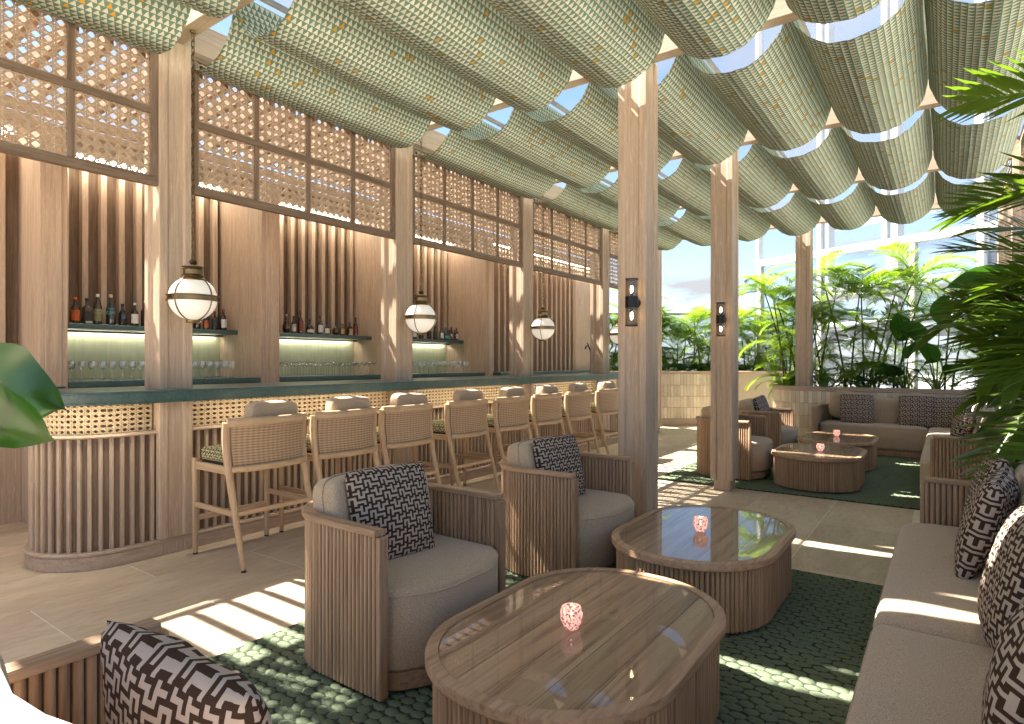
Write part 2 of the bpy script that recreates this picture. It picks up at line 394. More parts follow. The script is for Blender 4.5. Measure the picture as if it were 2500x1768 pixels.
M['keygreen'] = key_mat('green_key_fabric', (.085, .085, .03), (.52, .47, .30), 115)
# canopy fabric
s = NT('triangle_canopy_fabric'); tcn = s.new('ShaderNodeTexCoord').outputs['UV']; sp = s.new('ShaderNodeSeparateXYZ'); s.l.new(tcn, sp.inputs[0])
CELL = 25.
v0 = s.math('MULTIPLY', sp.outputs[0], CELL); u0 = s.math('MULTIPLY', sp.outputs[1], CELL)
rowi = s.math('FLOOR', v0); fv = s.math('FRACT', v0)
wn0 = s.new('ShaderNodeTexWhiteNoise', noise_dimensions='1D'); s.l.new(rowi, wn0.inputs['W'])
u1 = s.math('ADD', u0, wn0.outputs['Value']); coli = s.math('FLOOR', u1); fu = s.math('FRACT', u1)
cbn = s.new('ShaderNodeCombineXYZ'); s.l.new(rowi, cbn.inputs[0]); s.l.new(coli, cbn.inputs[1])
oi = s.rnd(); s.l.new(s.math('MULTIPLY', oi, 50), cbn.inputs[2])
wn = s.new('ShaderNodeTexWhiteNoise', noise_dimensions='3D'); s.l.new(cbn.outputs[0], wn.inputs['Vector'])
nzz = s.noise(s.coord('UV'), 45, 2)
half = s.math('MULTIPLY', .50, s.math('SUBTRACT', 1, s.math('MULTIPLY', fv, .88)))
dd = s.math('ABSOLUTE', s.math('SUBTRACT', fu, s.math('ADD', .42, s.math('MULTIPLY', nzz, .16))))
tri = s.math('MULTIPLY', s.math('LESS_THAN', dd, half), s.math('MULTIPLY', s.math('GREATER_THAN', fv, .12), s.math('LESS_THAN', fv, .97)))
cream = s.mix(wn.outputs['Value'], (.41, .395, .31), (.50, .485, .39))
isor = s.math('GREATER_THAN', wn.outputs['Value'], .970)
tc_ = s.mix(isor, cream, (.45, .235, .03))
green = s.mix(s.noise(s.coord('UV'), 14, 3), (.09, .145, .11), (.128, .188, .143))
green = s.mix(s.math('MULTIPLY', s.math('GREATER_THAN', s.noise(s.coord('UV'), 4, 2), .56), .25), green, (.12, .24, .20))
c = s.mix(tri, green, tc_)
hs = s.new('ShaderNodeHueSaturation'); s.l.new(c, hs.inputs['Color']); wn1 = s.new('ShaderNodeTexWhiteNoise', noise_dimensions='1D'); s.l.new(s.math('FLOOR', s.math('DIVIDE', rowi, 3)), wn1.inputs['W']); s.l.new(s.math('ADD', .86, s.math('MULTIPLY', wn1.outputs['Value'], .26)), hs.inputs['Value']); c = hs.outputs[0]
df = s.new('ShaderNodeBsdfDiffuse'); s.l.new(c, df.inputs[0]); tr = s.new('ShaderNodeBsdfTranslucent'); s.l.new(s.mix(.5, c, (.9, .95, .8), 'MULTIPLY'), tr.inputs[0])
ms = s.new('ShaderNodeMixShader'); ms.inputs[0].default_value = .05; s.l.new(df.outputs[0], ms.inputs[1]); s.l.new(tr.outputs[0], ms.inputs[2]); s.l.new(ms.outputs[0], s.out.inputs[0]); M['canopy'] = s.m
# rug
s = NT('green_rope_rug'); v = s.coord('Object', rnd=0); n1 = s.noise(v, 130, 3, .7); n2 = s.noise(v, 6, 3)
c = s.mix(n1, (.115, .155, .098), (.25, .295, .20)); c = s.mix(s.math('MULTIPLY', n2, .4), c, (.07, .11, .075)); s.p(Base_Color=c, Roughness=.95); s.b.inputs['Specular IOR Level'].default_value = .1; s.bump(s.math('ADD', n1, s.math('MULTIPLY', s.noise(s.coord('Object', (1, 4, 1)), 90, 2, .6), 1.2)), .9, .006); M['rug'] = s.m; M['rugbase'] = simple('rug_backing', (.026, .040, .024), .95, 0, .3, 60)
# glazed wall tile
s = NT('cream_glazed_tile'); n1 = s.noise(s.coord('Object', rnd=11), 18, 4); c = s.mix(n1, (.56, .475, .365), (.70, .625, .51))
hs = s.new('ShaderNodeHueSaturation'); s.l.new(c, hs.inputs['Color']); s.l.new(s.math('ADD', .84, s.math('MULTIPLY', s.rnd(), .3)), hs.inputs['Value'])
s.p(Base_Color=hs.outputs[0], Roughness=.22); s.bump(n1, .12, .004); M['tile'] = s.m
# foliage
def leafmat(name, a, b, trs=.4, rough=.4, warm=(.9, 1, .35)):
    s = NT(name); n1 = s.noise(s.coord('Object', rnd=9), 3.5, 3); c = s.mix(n1, a, b)
    n2 = s.new('ShaderNodeHueSaturation'); s.l.new(c, n2.inputs['Color']); s.l.new(s.math('ADD', .8, s.math('MULTIPLY', s.rnd(), .45)), n2.inputs['Value']); c = n2.outputs[0]
    s.p(Base_Color=c, Roughness=rough); tr = s.new('ShaderNodeBsdfTranslucent'); s.l.new(s.mix(1., c, warm, 'MULTIPLY'), tr.inputs[0])
    mul = s.new('ShaderNodeHueSaturation'); mul.inputs['Value'].default_value = 2.4; s.l.new(s.mix(1., c, warm, 'MULTIPLY'), mul.inputs['Color']); s.l.new(mul.outputs[0], tr.inputs[0])
    ms = s.new('ShaderNodeMixShader'); ms.inputs[0].default_value = trs; s.l.new(s.b.outputs[0], ms.inputs[1]); s.l.new(tr.outputs[0], ms.inputs[2]); s.l.new(ms.outputs[0], s.out.inputs[0]); return s.m
M['palm'] = leafmat('palm_leaf', (.125, .19, .018), (.195, .26, .035), .52)
M['fan'] = leafmat('broad_palm_leaf', (.035, .085, .012), (.115, .155, .022), .4, .35)
M['big'] = leafmat('banana_leaf', (.018, .068, .013), (.045, .118, .021), .28, .28)
M['stem'] = simple('dark_palm_stem', (.05, .042, .026), .7, 0, .4, 25)
M['rachis'] = simple('green_rachis', (.10, .13, .03), .5, 0, .2, 20)
# glass
def glassy(name, tint, refl=1.0, rough=.0, milk=0., ior=1.5):
    s = NT(name); tr = s.new('ShaderNodeBsdfTransparent'); tr.inputs[0].default_value = tint + (1,)
    gl = s.new('ShaderNodeBsdfGlossy'); gl.inputs['Roughness'].default_value = rough
    fr = s.new('ShaderNodeFresnel'); s.l.new(s.math('ADD', ior, s.math('MULTIPLY', s.new('ShaderNodeNewGeometry').outputs['Backfacing'], 1/ior - ior)), fr.inputs['IOR'])
    ms = s.new('ShaderNodeMixShader'); s.l.new(s.math('MULTIPLY', fr.outputs[0], refl), ms.inputs[0]); s.l.new(tr.outputs[0], ms.inputs[1]); s.l.new(gl.outputs[0], ms.inputs[2])
    o = ms.outputs[0]
    if milk:
        df = s.new('ShaderNodeBsdfDiffuse'); df.inputs[0].default_value = (.85, .87, .9, 1); m2 = s.new('ShaderNodeMixShader'); m2.inputs[0].default_value = milk
        s.l.new(o, m2.inputs[1]); s.l.new(df.outputs[0], m2.inputs[2]); o = m2.outputs[0]
    s.l.new(o, s.out.inputs[0]); return s.m
M['table_glass'] = glassy('tabletop_glass', (.98, .98, .975), .55, .012)
M['pane'] = glassy('window_pane', (.86, .90, .95), 1.1, .0, .03)
M['clear'] = glassy('clear_glass', (.95, .96, .95), 1.6, .0, .0)
M['smoked'] = glassy('smoked_glass', (.50, .46, .43), 1.2, .0, .02)
s = NT('pink_speckled_glass'); v = s.coord('Object', rnd=4); n1 = s.noise(v, 95, 2, .6)
c = s.ramp(n1, [(.40, (.22, .10, .12)), (.48, (.72, .56, .55)), (.60, (.84, .75, .72))]); s.p(Base_Color=c, Roughness=.12); s.b.inputs['Transmission Weight'].default_value = .35
s.b.inputs['Emission Strength'].default_value = .12; s.l.new(s.mix(1., c, (1, .66, .52), 'MULTIPLY'), s.b.inputs['Emission Color']); M['pink'] = s.m  # faint emission paints the glow of the candle inside into the glass
BOT = {}
def bottle_glass(nm, c):
    s = NT('bottle_' + nm); s.p(Base_Color=c, Roughness=.08); s.b.inputs['Coat Weight'].default_value = .5; BOT[nm] = s.m
for nm, c in dict(amber=(.045, .018, .008), black=(.010, .010, .011), green=(.012, .028, .014), smoke=(.055, .045, .038), navy=(.012, .024, .030), red=(.040, .006, .008), purple=(.03, .012, .05)).items(): bottle_glass(nm, c)
for nm, c in dict(orange=(.62, .13, .02), olive=(.22, .22, .10), cream=(.62, .57, .46), white=(.7, .68, .64), teal=(.06, .36, .34), blue=(.05, .13, .34), redl=(.26, .025, .025), gold=(.50, .33, .10), blackl=(.02, .02, .02), cork=(.55, .42, .25)).items(): M['l_' + nm] = simple('print_' + nm, c, .5, 0, .12, 70)
# ================================================================== SETTING
m = MB(); m.quad([(-60, -60, -.30), (60, -60, -.30), (60, 90, -.30), (-60, 90, -.30)])
g_ = m.build('ground', M['ground']); tag(g_, kind='structure')
m = MB(); m.box(-9.2, 3.2, -4.2, 16.4, -.28, -.0022)
floor = m.build('floor', M['grout']); tag(floor, kind='structure')
TW, TL = .635, 1.278
tile_me = boxme('floor_tile', M['stone'], TW - .0065, TL - .0065, .02, .0015)
for i in range(-8, 5):
    x = -3.4075 + TW * i + TW / 2
    off = 1.155 if (i % 2) == 1 else 1.793
    for j in range(-4, 12):
        y = off + TL * j + TL / 2
        if -3.6 < y < 15.6: link('floor_tile', tile_me, floor, (x, y, -.010))
# ------------------------------------------------------------------ columns
KY = lambda k: 2.102 + 2.221 * k
XB, XM, XR = -4.535, -1.912, .711
def column_meshes():
    b, t = .114, .014                         # square core with raised corner strips, as a stepped profile
    P = [(b, b), (b, .058), (b - t, .050), (b - t, -.050), (b, -.058), (b, -b), (.058, -b), (.050, -b + t), (-.050, -b + t), (-.058, -b),
         (-b, -b), (-b, -.058), (-b + t, -.050), (-b + t, .050), (-b, .058), (-b, b), (-.058, b), (-.050, b - t), (.050, b - t), (.058, b)][::-1]
    m = MB(); m.prism(P, .115, 3.62); sh = m.mesh('shaft', M['oakZ'], bevel=.004)
    return sh, boxme('plinth_block', M['oakZ'], .175, .175, .115, .004, base=True)
sh_me, pb_me = column_meshes()
def column(x, k, label, group):
    t = thing('wooden_column', label, 'column', (x, KY(k), 0), 0, group)
    link('shaft', sh_me, t); link('plinth_block', pb_me, t)
BARCOL = ['tall limed oak column through the bar counter, left of the frame edge', 'oak column beside the rounded left end of the bar counter',
          'second oak column along the bar, between the two widest cane screens', 'third oak column along the bar counter, behind the middle stools',
          'fourth oak column along the bar, by the far end of the counter', 'slim looking oak column standing clear past the far end of the bar']
for k in (0, 1, 2, 3, 4): column(XB, k, BARCOL[k + 1], 'oak columns along the bar')
column(XM, 1, 'large oak column in mid room carrying the nearer black sconce', 'oak columns in the middle of the room')
column(XM, 2, 'oak column carrying the farther black sconce, beside the far armchairs', 'oak columns in the middle of the room')
column(XM, 4, 'oak column rising from the planter among the palms', 'oak columns in the middle of the room')
column(XR, 3, 'oak column at the right edge above the broad leaf palm', 'oak columns on the right side')
column(XR, 4, 'oak column on the right before the white glazed facade', 'oak columns on the right side')
# ------------------------------------------------------------------ roof beams and rails
for k in range(-1, 5):
    nm = ['beam behind the nearest fabric swags', 'oak beam over the near armchair, at the first bar column', 'oak roof beam across the room at the second bar column',
          'oak roof beam across the room over the sconce column', 'oak roof beam over the far armchairs', 'farthest oak roof beam before the white facade'][k + 1]
    m = MB(); m.box(-2.64, 2.64, -.055, .055, -.115, .115)
    b = m.build('roof_beam', M['oakX'], None, (-1.912, KY(k), 3.735), bevel=.004); tag(b, nm, 'beam', 'oak roof beams')
m = MB(); m.box(-.05, .05, -7.6, 5.6, -.115, .115)
b = m.build('roof_beam', M['oakY'], None, (XB, 5.5, 3.737), bevel=.004); tag(b, 'long oak beam running over the heads of the bar columns', 'beam', 'oak roof beams')
b = m.build('roof_beam', M['oakY'], None, (XR, 5.5, 3.737), bevel=.004); tag(b, 'long oak beam along the right edge of the fabric roof', 'beam', 'oak roof beams')
JX = [-4.607 + .747 * i for i in range(8)]
rail_me = None
ordw = ['first', 'second', 'third', 'fourth', 'fifth', 'sixth', 'seventh', 'eighth']
m = MB(); m.box(-.014, .014, -7.5, 5.5, -.02, .02); rail_me = m.mesh('canopy_rail', M['greymetal'], bevel=.003)
for i, x in enumerate(JX):
    r = link('canopy_rail', rail_me, None, (x, 5.5, 3.83 + .046)); tag(r, f'thin grey rail carrying the fabric roof, {ordw[i]} counted from the bar', 'rail', 'rails of the fabric roof')
# ------------------------------------------------------------------ fabric swags
def swag_mesh(name, L_, seed):
    rnd = random.Random(seed); nu, nv = 30, 12; rad = .3725; rings = []; uvs = []
    arc = pi * rad; ph = [rnd.uniform(0, 6) for _ in range(3)]
    for j in range(nv + 1):
        v = j / nv; y = L_ * v; r = []; ur = []
        sag = .012 * sin(pi * v) + rnd.uniform(-.002, .002)
        for i in range(nu + 1):
            a = -pi + pi * i / nu
            x = (rad - .004) * math.copysign(abs(cos(a)) ** .95, cos(a)); z = -.392 * abs(sin(a)) ** .95
            wr = .004 * sin(7 * a + 3 * v + ph[0]) * sin(5 * v + ph[1]) + .003 * sin(17 * a + ph[2] + 6 * v)
            r.append((x + wr * cos(a), y, z - sag * abs(sin(a)) + wr * sin(a))); ur.append((arc * i / nu, y))
        rings.append(r); uvs.append(ur)
    m = MB(); m.loops(rings, False, uvs=uvs); return m.mesh(name, M['canopy'], True, ang=180)
sw_me = [swag_mesh('fabric_swag', 2.221 - .26, i) for i in range(4)]
rowname = {-2: 'behind the viewer', -1: 'nearest row overhead', 0: 'second row, over the near tables', 1: 'third row, past the mid room column',
           2: 'fourth row, over the far armchairs', 3: 'farthest row before the facade'}
colname = ['touching the cane screens', 'second from the bar', 'third from the bar', 'fourth from the bar', 'third from the right side', 'second from the right side', 'at the right edge']
for k in range(-1, 4):
    for i in range(7):
        o = link('fabric_swag', sw_me[(i * 3 + k) % 4], None, ((JX[i] + JX[i+1]) / 2, KY(k) + .11, 3.815))
        tag(o, f'fabric swag {colname[i]}, {rowname[k]}', 'canopy', 'fabric swags of the roof')
# ------------------------------------------------------------------ cane webbing
def cane_mesh(name, mat, s0, s1, z0, z1, cw, ch, wd, mp, thick=.003, sub=False):
    """woven cane: paired uprights, paired cross strands, diagonals that cut the corners of each opening"""
    m = MB()
    def strand(p, q, hw, lay):
        ds, dz = q[0]-p[0], q[1]-p[1]; l = math.hypot(ds, dz)
        if l < 1e-5: return
        nx, nz = -dz/l*hw, ds/l*hw; n = max(1, int(abs(ds) / sub)) if sub else 1
        prev = None
        for k in range(n + 1):
            t = k / n; s_, z_ = p[0]+ds*t, p[1]+dz*t
            cur = [mp(s_+nx, z_+nz, lay), mp(s_-nx, z_-nz, lay), mp(s_-nx, z_-nz, lay+thick), mp(s_+nx, z_+nz, lay+thick)]
            if prev:
                b = len(m.v); m.v += prev + cur
                for a_, c_ in ((0, 1), (1, 2), (2, 3), (3, 0)): m.f.append((b+a_, b+c_, b+4+c_, b+4+a_)); m.uv.append([(0, 0)]*4)
            prev = cur
    ns = max(1, round((s1-s0)/cw)); cw = (s1-s0)/ns; nz_ = max(1, round((z1-z0)/ch)); ch = (z1-z0)/nz_
    g = .15
    for i in range(ns + 1):
        for sg in (-1, 1):
            s_ = s0 + i*cw + sg*g*cw*.75
            if s0 <= s_ <= s1: strand((s_, z0), (s_, z1), wd, 0)
    for j in range(nz_ + 1):
        for sg in (-1, 1):
            z_ = z0 + j*ch + sg*g*ch*.75
            if z0 <= z_ <= z1: strand((s0, z_), (s1, z_), wd, thick)
    for sg in (1, -1):
        for k in range(-nz_ - 1, ns + nz_ + 2):
            # line a = k + .5 + sg*b  (a along s in cells, b along z in cells)
            b0, b1 = 0, nz_; a = lambda b: k + .5 + sg*b
            lo, hi = (0 - k - .5)/sg, (ns - k - .5)/sg
            if lo > hi: lo, hi = hi, lo
            b0, b1 = max(0, lo), min(nz_, hi)
            if b1 - b0 < 1e-4: continue
            strand((s0 + a(b0)*cw, z0 + b0*ch), (s0 + a(b1)*cw, z0 + b1*ch), wd * 1.15, -thick if sg > 0 else 2*thick)
    return m.mesh(name, mat)
# ------------------------------------------------------------------ cane screens between the bar columns
SX = -4.44
def screen_parts():
    W = 2.221 - .228; z0, z1 = 2.57, 3.60; fw = .05; d = .05
    pw = (W - 2*fw - 3*.038) / 4; ph = (z1 - z0 - .06*2 - .05) / 2
    cm = cane_mesh('cane_panel', M['cane'], 0, pw, 0, ph, .066, .065, .0046, lambda s, z, o: (o, s, z))
    return W, z0, z1, fw, d, pw, ph, cm
SW, SZ0, SZ1, SFW, SD, SPW, SPH, cane_me = screen_parts()
def screen(k, label):
    t = thing('cane_screen', label, 'screen', (SX - .02, KY(k) + .114, 0), 0, 'cane screens above the bar')
    h = SD/2
    bx('rail', M['darkY'], t, -h, h, .0, SW, SZ0, SZ0 + .06); bx('rail', M['darkY'], t, -h, h, 0, SW, SZ1 - .06, SZ1)
    zm = SZ0 + .06 + SPH; bx('rail', M['darkY'], t, -h + .004, h - .004, SFW, SW - SFW, zm, zm + .05)
    for y in (0, SW - SFW): bx('stile', M['darkZ'], t, -h + .002, h - .002, y, y + SFW, SZ0 + .0605, SZ1 - .0605)
    for i in range(3):
        y = SFW + SPW*(i+1) + .038*i
        for z in (SZ0 + .0605, zm + .0505): bx('mullion', M['darkZ'], t, -h + .008, h - .008, y, y + .038, z, z + SPH - .001)
    for i in range(4):
        for z in (SZ0 + .06, zm + .05): link('cane_panel', cane_me, t, (0, SFW + (SPW + .038)*i, z))
for k, lb in ((-1, 'large cane lattice screen at the upper left corner'), (0, 'wide cane lattice screen right of the first bar column'), (1, 'cane lattice screen between the second and third bar columns'),
              (2, 'cane lattice screen between the third and fourth bar columns'), (3, 'farthest cane lattice screen, half hidden by the mid room column')): screen(k, lb)
# ------------------------------------------------------------------ slatted pergola over the bar
t = thing('bar_pergola', 'slatted timber roof over the bar seen through the cane screens', 'pergola', (-5.25, 0, 3.44))
sl_me = boxme('slat', M['teakX'], 1.42, .052, .11, .003)
pg = MB()
y = -2.874
while y < 11.0:
    link('slat', sl_me, t, (0, y, .06)); y += .2
for x in (.675,): bx('bearer', M['oakY'], t, x - .03, x + .03, -3, 11, .122, .22)
# ------------------------------------------------------------------ bar counter
BX, BR, BY1 = -4.455, .42, 9.70                      # front face, end radius, far end
bar = thing('bar_counter', 'long bar with teal stone top, cane band and vertical oak slats', 'bar', (BX, 1.8, 0))
def barpath(dx):
    """front line of the bar from its rounded left end to its rounded far end, moved out by dx (local coords)"""
    r = BR + dx; P = []
    for i in range(15):
        a = R(180 + 90 * i / 14) ; P.append((-BR + r * cos(a + R(0)), r * sin(a)))
    P = [(-BR + r * cos(R(-180 + 180 * i / 24)), r * sin(R(-180 + 180 * i / 24))) for i in range(25)]
    e = BY1 - 1.8 - BR
    for i in range(1, 40): P.append((-BR + r, e * i / 40))
    P += [(-BR + r * cos(R(180 * i / 24)), e + r * sin(R(180 * i / 24))) for i in range(25)]
    return P
def ringpart(name, mat, dx0, dx1, z0, z1, b, smooth=True):
    m = MB(); P = barpath(0); sweep(m, P, rprof(dx0, dx1, z0, z1, b), False); return m.build(name, mat, bar, smooth=smooth, ang=40)
ringpart('plinth', M['oakY'], -.05, .004, 0, .085, .003); ringpart('plinth_cap', M['oakY'], -.05, .016, .0855, .115, .010)
ringpart('back_panel', M['deepZ'], -.06, -.038, .1155, .85, .002)
ringpart('slat_rail', M['oakY'], -.07, .012, .85, .872, .009)
ringpart('cane_backing', M['deepZ'], -.155, -.135, .8725, 1.078, .002)
P0 = barpath(0); PP = list(P0); SS = [0]
for i in range(1, len(PP)): SS.append(SS[-1] + math.hypot(PP[i][0]-PP[i-1][0], PP[i][1]-PP[i-1][1]))
def barmap(s, z, o):
    x, y, a = at_s(PP, SS, s); d = -.085 + o
    return (x + sin(a) * d, y - cos(a) * d, z)
# cane in lengths between the columns
cuts = [0.02, SS[24] + KY(0) - .114 - 1.8] + [SS[24] + KY(k) + .114 * sg - 1.8 for k in (0, 1, 2, 3) for sg in (1, -1)]
cuts = sorted([SS[24] + KY(k) - 1.8 for k in range(4)])
segs = []; a0 = SS[2]
for c_ in cuts: segs.append((a0, c_ - .112)); a0 = c_ + .112
segs.append((a0, SS[-1] - .2))
for a_, b_ in segs:
    me = cane_mesh('cane_band', M['palecane'], a_, b_, .872, 1.078, .050, .0365, .0027, barmap, .0025, sub=.06)
    link('cane_band', me, bar)
m = MB(); m.prism([(-.013, -.004), (.013, -.004), (.013, .012), (.009, .020), (-.009, .020), (-.013, .012)], .1155, .849)
bsl = m.mesh('slat', M['oakZ'])
for x, y, a in sample(P0, .0632, False, SS[4], SS[-5]):
    link('slat', bsl, bar, (x + sin(a) * -.034, y - cos(a) * -.034, 0), (0, 0, a + pi))
# counter top slab
def slabpoly(dx, back):
    P = barpath(dx); return P + [(back, P[-1][1] - (BR + dx)*0 ), (back, P[0][1])]
top = MB(); F_ = barpath(.235); n_ = len(F_)
prof = [(-.9, 1.078), (-.02, 1.078), (-.006, 1.082), (-.006, 1.092), (0, 1.096), (0, 1.146), (-.006, 1.150), (-.006, 1.156), (-.012, 1.162), (-.9, 1.162)]
outer = barpath(.235)
inner = [(-BR - .42, y) for x, y in outer]
rings = []
for i, (x, y) in enumerate(outer):
    a = outer[max(i-1, 0)]; b = outer[min(i+1, n_-1)]; tx, ty = b[0]-a[0], b[1]-a[1]; l = math.hypot(tx, ty); nx, ny = ty/l, -tx/l
    r = []
    for d, z in prof:
        if d == -.9: r.append((min(-.62, x), y, z))
        else: r.append((x + nx*d, y + ny*d, z))
    rings.append(r)
top.loops(rings, False); top.build('countertop', M['teal'], bar, smooth=True, ang=20)
# under-counter light line
for a_, b_ in segs:
    P = [at_s(PP, SS, a_ + .10 + (b_ - a_ - .20) * i / 40)[:2] for i in range(41)]
    m = MB(); sweep(m, offset(P, .12, False), rprof(-.012, .012, 1.0735, 1.0778, .0008), False); m.build('light_strip', M['led_bar'], bar)
# ------------------------------------------------------------------ back bar
bb = thing('back_bar', 'back bar wall with dark fluted slats, green splashbacks and bottle shelves', 'back bar', (-6.37, 0, 0))
PIL = [(1.755, 1.945), (3.70, 3.912), (5.63, 5.84), (7.577, 7.758)]
for a, b in PIL:
    bx('pilaster', M['oakZ'], bb, -.43, .44, a, b, 0, 3.29)
    bx('pilaster_strip', M['oakZ'], bb, .4405, .4525, a + .035, b - .045, 0, 3.285)
bx('back_panel', M['deepZ'], bb, -.47, -.435, -2.5, 11.3, 0, 3.3, 0)
slr = boxme('slat', M['oakZ'], .085, .052, 1.55, .003); slr2 = boxme('slat', M['oakZ'], .085, .052, 2.20, .003)
for (a, b) in ((1.945, 3.70), (3.912, 5.63), (5.84, 7.577)):
    n = 11; st = (b - a) / n
    for i in range(n): link('slat', slr, bb, (-.385, a + st * (i + .5), 2.49))
    bx('shelf', M['teal'], bb, -.43, -.02, a + .001, b - .001, 1.655, 1.70, .004)
    bx('splashback', M['sage'], bb, -.434, -.40, a + .001, b - .001, 1.187, 1.6545)
    bx('back_countertop', M['teal'], bb, -.43, .425, a + .001, b - .001, 1.135, 1.186, .006)
    bx('cabinet', M['deepZ'], bb, -.43, .40, a + .002, b - .002, .02, 1.134)
    bx('light_strip', M['led_shelf'], bb, -.36, -.345, a + .06, b - .06, 1.643, 1.6545, 0); bx('added_lip', M['teal'], bb, -.335, -.325, a + .002, b - .002, 1.632, 1.6545, .002)  # lip added to screen the strip from view, so only its glow shows
    bx('light_strip', M['led'], bb, -.22, -.20, a + .06, b - .06, 3.255, 3.268, 0)
    bx('soffit', M['oakY'], bb, -.435, .425, a + .001, b - .001, 3.27, 3.33)
# left stretch: slats above a plain panel
bx('wall_panel', M['oakZ'], bb, -.4, 0, -2.5, 1.754, 0, 1.30); bx('wall_backing', M['deepZ'], bb, -.43, -.075, -2.5, 1.754, 1.301, 3.29)
for i in range(26): link('slat', slr2, bb, (-.03, 1.62 - .16 * i, 2.40), (0, 0, 0), )
bx('light_strip', M['led'], bb, .02, .035, -2.4, 1.70, 3.25, 3.262, 0); bx('soffit', M['oakY'], bb, -.43, .425, -2.5, 1.754, 3.27, 3.33)
# far stretch: full height slats near the front
bx('wall_backing', M['deepZ'], bb, .25, .285, 7.759, 11.3, 0, 3.29)
for i in range(17): link('slat', slr2, bb, (.33, 7.85 + .165 * i, 2.19))
bx('wall_panel', M['oakZ'], bb, .286, .345, 10.58, 11.3, 0, 3.29)
bx('back_countertop', M['teal'], bb, .346, .60, 7.759, 11.3, 1.135, 1.186, .006)
bx('light_strip', M['led'], bb, .41, .425, 7.8, 11.2, 3.25, 3.262, 0); bx('soffit', M['oakY'], bb, .25, .43, 7.759, 11.3, 3.27, 3.33)
bx('end_panel', M['oakZ'], bb, -.43, .345, 11.301, 11.34, 0, 3.33)
bx('fascia', M['oakY'], bb, .43, .46, -2.5, 11.34, 3.3305, 3.42)
# ------------------------------------------------------------------ planter walls
pl = thing('planter_wall', 'low tiled planter wall with oak cap and rounded end behind the corner sofa', 'planter', (0, 10.72, 0))
face = [(.46, 0)] + round_poly([(.46, 0), (-2.47, 0), (-2.47, 1.55)], .62, 14)[1:]      # along the wall, round the end
ft = face[::-1]
m = MB(); sweep(m, face, rprof(.012, .10, 0, .885, .002), False); m.build('wall_core', M['tilebed'], pl)
m = MB(); sweep(m, face, rprof(-.014, .13, .886, .955, .008), False); m.build('cap', M['oakX'], pl, smooth=True, ang=40)
m = MB(); sweep(m, face, rprof(-.006, .011, .0, .09, .004), False); m.build('skirting', M['oakX'], pl, smooth=True, ang=40)
tm = boxme('tile', M['tile'], .0605, .014, .193, .0025)
for x, y, a in sample(face, .0635):
    for j in range(4): link('tile', tm, pl, (x, y, .091 + .199 * j + .0985), (random.uniform(-.012, .012), random.uniform(-.006, .006), a + random.uniform(-.012, .012)))
m = MB(); m.prism(ccw(offset(face, .11, False) + [(2.4, 1.55), (2.4, .11)]), 0, .88); m.build('soil', M['soil'], pl)
pf = thing('planter_wall', 'bright cream tiled planter wall across the far end past the bar', 'planter', (-7.505, 10.485, 0), R(35.61))
ff = round_poly([(6.4, .45), (5.2, .02), (2.8, 0), (-.6, .5)], [1, 3.0, 5.5, 1], 8)
m = MB(); sweep(m, ff, rprof(.012, .10, 0, 1.10, .002), False); m.build('wall_core', M['tilebed'], pf)
m = MB(); sweep(m, ff, rprof(-.012, .13, 1.101, 1.156, .008), False); m.build('cap', M['oakX'], pf, smooth=True, ang=40)
m = MB(); sweep(m, ff, rprof(-.008, .011, 0, .145, .004), False); m.build('skirting', M['oakX'], pf, smooth=True, ang=40)
tm2 = boxme('tile', M['tile'], .066, .014, .232, .0025)
lst = sample(ff, .0695)[::-1]
for n_i, (x, y, a) in enumerate(lst[:72]):
    for j in range(4): link('tile', tm2, pf, (x, y, .147 + .2385 * j + .118), (random.uniform(-.01, .01), random.uniform(-.006, .006), a + random.uniform(-.012, .012)))
m = MB(); m.box(-.5, 6.3, .62, 2.6, .0, 1.02); m.build('soil', M['soil'], pf)
rw = thing('planter_wall', 'low planter wall behind the right hand sofas with oak cap', 'planter', (.52, 0, 0))
bx('wall_core', M['plaster'], rw, 0, .10, -3.5, 10.70, 0, .90); bx('cap', M['oakY'], rw, -.015, .13, -3.5, 10.70, .9005, .955, .008)
bx('soil', M['soil'], rw, .14, 1.6, -3.5, 10.7, 0, .86); bx('outer_wall', M['plaster'], rw, 1.6, 1.7, -3.5, 12.5, 0, 1.0)
# ------------------------------------------------------------------ glazed facade beyond the terrace
fa = thing('glazed_facade', 'white steel framed glass facade beyond the palms on the right', 'facade', (.3, 13, 0), R(-23.8))
XS = [-4.12, -2.66, -1.35, .21, 1.6, 3.2]
for i, x in enumerate(XS): bx('mullion', M['white_steel'], fa, x - (.05 if i else .09), x + (.05 if i else .0), -.07, .07, 3.68, 9.5)
XL = [-4.12, -2.66, -.86, .21, 1.6, 3.2]
for i, x in enumerate(XL): bx('mullion', M['white_steel'], fa, x - .05, x + .05, -.072, .068, 0, 3.535)
bx('transom', M['white_steel'], fa, -4.21, 3.3, -.08, .08, 3.536, 3.679); bx('transom', M['white_steel'], fa, -4.21, 3.3, -.08, .08, 6.6, 6.74)
bx('sill_beam', M['white_steel'], fa, -4.2, 3.3, -.09, .09, -.28, .15)
for XX, z0, z1 in ((XS, 3.68, 6.6), (XS, 6.741, 9.5), (XL, .151, 3.535)):
    for i in range(len(XX) - 1): bx('pane', M['pane'], fa, XX[i] + .051, XX[i+1] - .051, -.006, .006, z0, z1, 0)
cf = thing('white_frame_tower', 'hazy white steel and concrete structure behind the glass facade', 'structure', (.9, 15.2, 0), R(-23.8))
for x in (-3.6, -2.0, -.3, .9, 2.4): bx('upright', M['tower'], cf, x - .13, x + .13, -.13, .13, -.28, 9.6)
for z in (1.9, 4.6, 7.4): bx('crossbeam', M['tower'], cf, -3.9, 3.2, .14, .34, z, z + .26)
